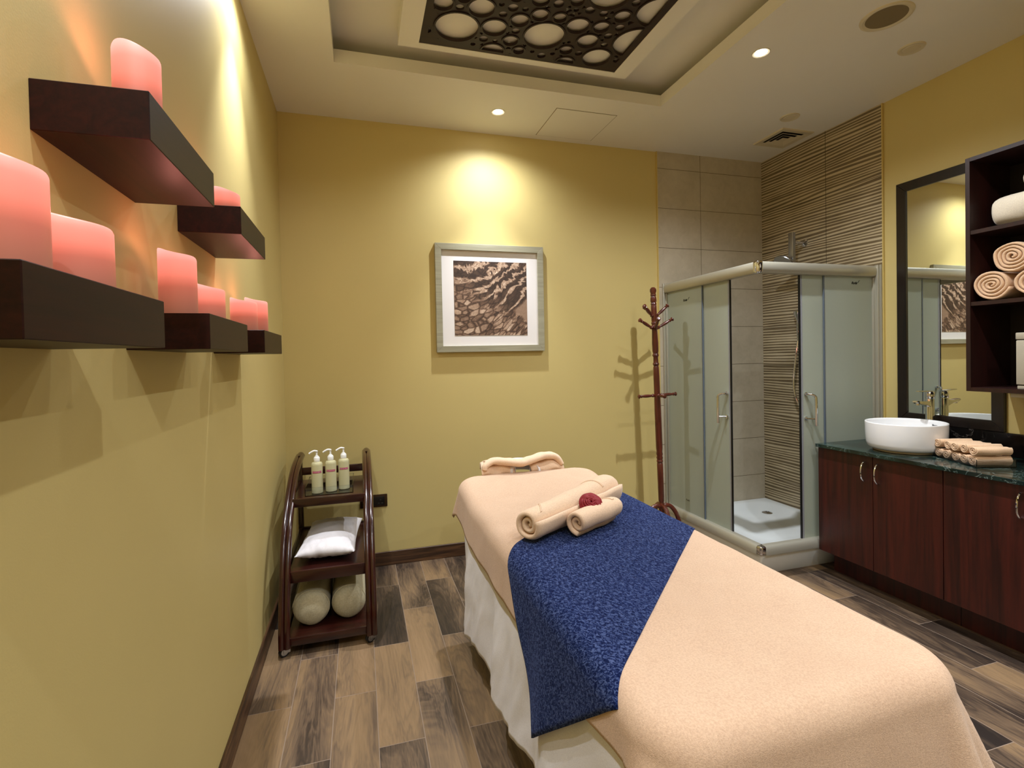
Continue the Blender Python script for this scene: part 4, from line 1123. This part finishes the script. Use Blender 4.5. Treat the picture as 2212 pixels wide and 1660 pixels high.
runner()
BT = TOP+.009+.005      # blanket surface
RT = TOP+.0185+.006+.001

# large towel roll
def big_roll(name, a, b, ra, rb, turns, seed, lb, mat=M['towel_light']):
    a = Vector(a); b = Vector(b); L_ = (b-a).length; ang = math.atan2(b.y-a.y, b.x-a.x)
    o = spiral_roll(name, L_, 1, 1, turns, mat, seed=seed, pitch_fill=.93, wob=0, per=30, nl=30, inner=.10)
    me = o.data
    for v in me.vertices:
        s = v.co.x/L_+.5; s_ = min(1, max(0, s)); R = ra+(rb-ra)*s_
        y, z = v.co.y, v.co.z-1.0
        rad = math.hypot(y, z); 
        # right end closes into a dome, left end keeps its open spiral
        dome = 1-max(0, (s_-.86)/.14)**2.2*.55
        tuck = 1-max(0, (.05-s_)/.05)**2*.10
        y *= R*dome*tuck; z *= R*.94*dome*tuck
        x = v.co.x+(-.018*(1-rad) if s_ < .1 else 0)*-1
        n_ = noise.noise(Vector((x*13, y*16, z*16+seed)))*.005
        v.co = Vector((x, y+n_, z+R*.94+n_*.5))
    zm = min(v.co.z for v in me.vertices)
    for v in me.vertices: v.co.z -= zm
    o.location = ((a.x+b.x)/2, (a.y+b.y)/2, a.z); o.rotation_euler = (0, 0, ang); tag(o, lb, 'towel')
    return o, L_
from mathutils.bvhtree import BVHTree
def wrap_edge(o, L_, ra, rb, s0, s1, a0, a1, n=44, w_=.0115, nm='piping'):
    """flat double ribbon that hugs the roll, running diagonally round it"""
    me = o.data; bvh = BVHTree.FromPolygons([v.co for v in me.vertices], [p.vertices for p in me.polygons])
    bm = new(); rows = []
    for k in range(n+1):
        t_ = k/n; a = a0+(a1-a0)*t_; row = []
        for q, h_ in ((-.5, -.0015), (-.42, .003), (-.12, .003), (0, .0002), (.12, .003), (.42, .003), (.5, -.0015)):
            s = s0+(s1-s0)*t_+q*w_/L_; R = ra+(rb-ra)*s; x = (s-.5)*L_
            d = Vector((0, math.cos(a), math.sin(a))); c = Vector((x, 0, R*.94))
            hit = bvh.ray_cast(c+d*.2, -d)
            p = hit[0] if hit[0] is not None else c+d*R
            row.append(bm.verts.new(p+d*h_))
        rows.append(row)
    for A, B in zip(rows, rows[1:]):
        for i in range(6): bm.faces.new((A[i], A[i+1], B[i+1], B[i]))
    finish(nm, bm, M['piping'], o)
o, L_ = big_roll('bath_towel_roll', (1.025, -1.860, RT), (1.545, -1.530, RT), .057, .073, 2.3, 11, 'large rolled peach towel lying across the blue runner')
wrap_edge(o, L_, .057, .073, .36, .08, -.9, 2.2); wrap_edge(o, L_, .057, .073, .66, .74, -.3, 2.4)
o2, L2 = big_roll('hand_towel_roll', (1.207, -1.880, RT), (1.448, -1.750, RT), .042, .046, 2.0, 12, 'small rolled peach towel in front of the large roll, topped by the rose')
wrap_edge(o2, L2, .042, .046, .50, .78, -1.2, 1.9)
# rose
ro = empty('red_rose', (1.303, -1.806, RT+.090), 'dark red rose bloom resting on the small towel roll', 'rose')
ro.rotation_euler = (math.radians(42), math.radians(-14), 0); ro.scale = (1.12,)*3
rr = random.Random(5)
def petal(bm, R0, R1, a0, span, h, lean):
    def f(u, v):
        a = a0+(u-.5)*span; edge = math.sin(PI*u)**.4
        rad = R0+(R1-R0)*v**1.3; z = h*(v**.8)*(.55+.45*edge)
        curl = .004*max(0, v-.8)*5
        return Vector(((rad+curl)*math.cos(a), (rad+curl)*math.sin(a), z-curl*.8+.0012*math.sin(a*7+R1*900)*v))
    grid(bm, 12, 7, f)
for ring, (n, R0, R1, h) in enumerate(((2, .002, .004, .022), (3, .004, .009, .0235), (4, .007, .015, .023), (5, .010, .022, .020), (6, .012, .030, .014), (6, .012, .036, .007))):
    for k in range(n):
        bm = new(); petal(bm, R0, R1, 2*PI*k/n+ring*.7, 2*PI/n*1.45, h, 0); p_ = finish('petal', bm, M['rose'], ro, ang=3)
        md = p_.modifiers.new('t', 'SOLIDIFY'); md.thickness = .0009
bm = new()
for k in range(5):
    a = 2*PI*k/5+.3; q = [(.0, 0, -.003), (.016*math.cos(a-.25), .016*math.sin(a-.25), -.003), (.036*math.cos(a), .036*math.sin(a), -.006), (.016*math.cos(a+.25), .016*math.sin(a+.25), -.003)]
    bm.faces.new([bm.verts.new(x) for x in q])
lathe(bm, [(.003, -.008), (.010, -.004), (.013, .001)], 14); finish('sepals', bm, M['sepal'], ro)

# folded towel over the face cradle
def head_towel():
    t = empty('cradle_towel', (1.31, -.88, .79), 'folded peach towel arched over the face cradle at the head end', 'towel')
    t.location = (1.315, -.865, .800)
    # base drape (two lobes either side of a central gap)
    bm = new()
    for sx, xa, xb in ((-1, -.215, -.035), (1, .03, .225)):
        def f(u, v, xa=xa, xb=xb, sx=sx):
            x = xa+(xb-xa)*u; th = PI*v
            y = -.085*math.cos(th); z = .060*math.sin(th)**.7*(1-.35*abs(2*u-1)**3)+.006*math.sin(u*11+v*3)
            return Vector((x+.015*sx*math.cos(th), y-.035*(1-abs(x)/.2)*.3, z-.045*(1-v)*0-.012))
        grid(bm, 26, 22, f)
    o = finish('lower_fold', bm, M['towel_light'], t, ang=3); md = o.modifiers.new('t', 'SOLIDIFY'); md.thickness = .012; md.offset = 0
    bm = new(); pts = catmull([(-.215, -.055, .015), (-.205, -.05, .040), (-.16, -.045, .062), (-.085, -.06, .058), (-.02, -.065, .048), (.04, -.06, .058), (.12, -.045, .072), (.185, -.04, .066), (.215, -.045, .040), (.23, -.05, .012)], 6)
    tube(bm, pts, [.014+.010*math.sin(PI*k/(len(pts)-1)) for k in range(len(pts))], 14)
    for v in bm.verts: v.co.y *= 1.5; v.co.z = v.co.z*.9+.004; v.co += Vector((0, 0, noise.noise(v.co*30)*.004))
    finish('upper_fold', bm, M['towel_light'], t, ang=3)
    bm = new()
    def g(u, v):
        x = -.20+.42*u; a = PI*.5*v
        return Vector((x, -.04+.13*v, .058-.05*v**2+.010*math.sin(u*9)*(1-v)))
    grid(bm, 30, 12, g); o = finish('back_fold', bm, M['towel_light'], t, ang=3); md = o.modifiers.new('t', 'SOLIDIFY'); md.thickness = .010
head_towel()

# ------------------------------------------------------------------ world + colour management
w = bpy.data.worlds.new('world'); SC.world = w; w.use_nodes = True
w.node_tree.nodes['Background'].inputs[0].default_value = (0, 0, 0, 1)
vs = SC.view_settings; vs.view_transform = 'Standard'; vs.look = 'None'; vs.gamma = 1; vs.use_curve_mapping = False; vs.exposure = 0.38
SC.cycles.max_bounces = 12; SC.cycles.diffuse_bounces = 6; SC.cycles.sample_clamp_indirect = 4
SC.cycles.use_denoising = True
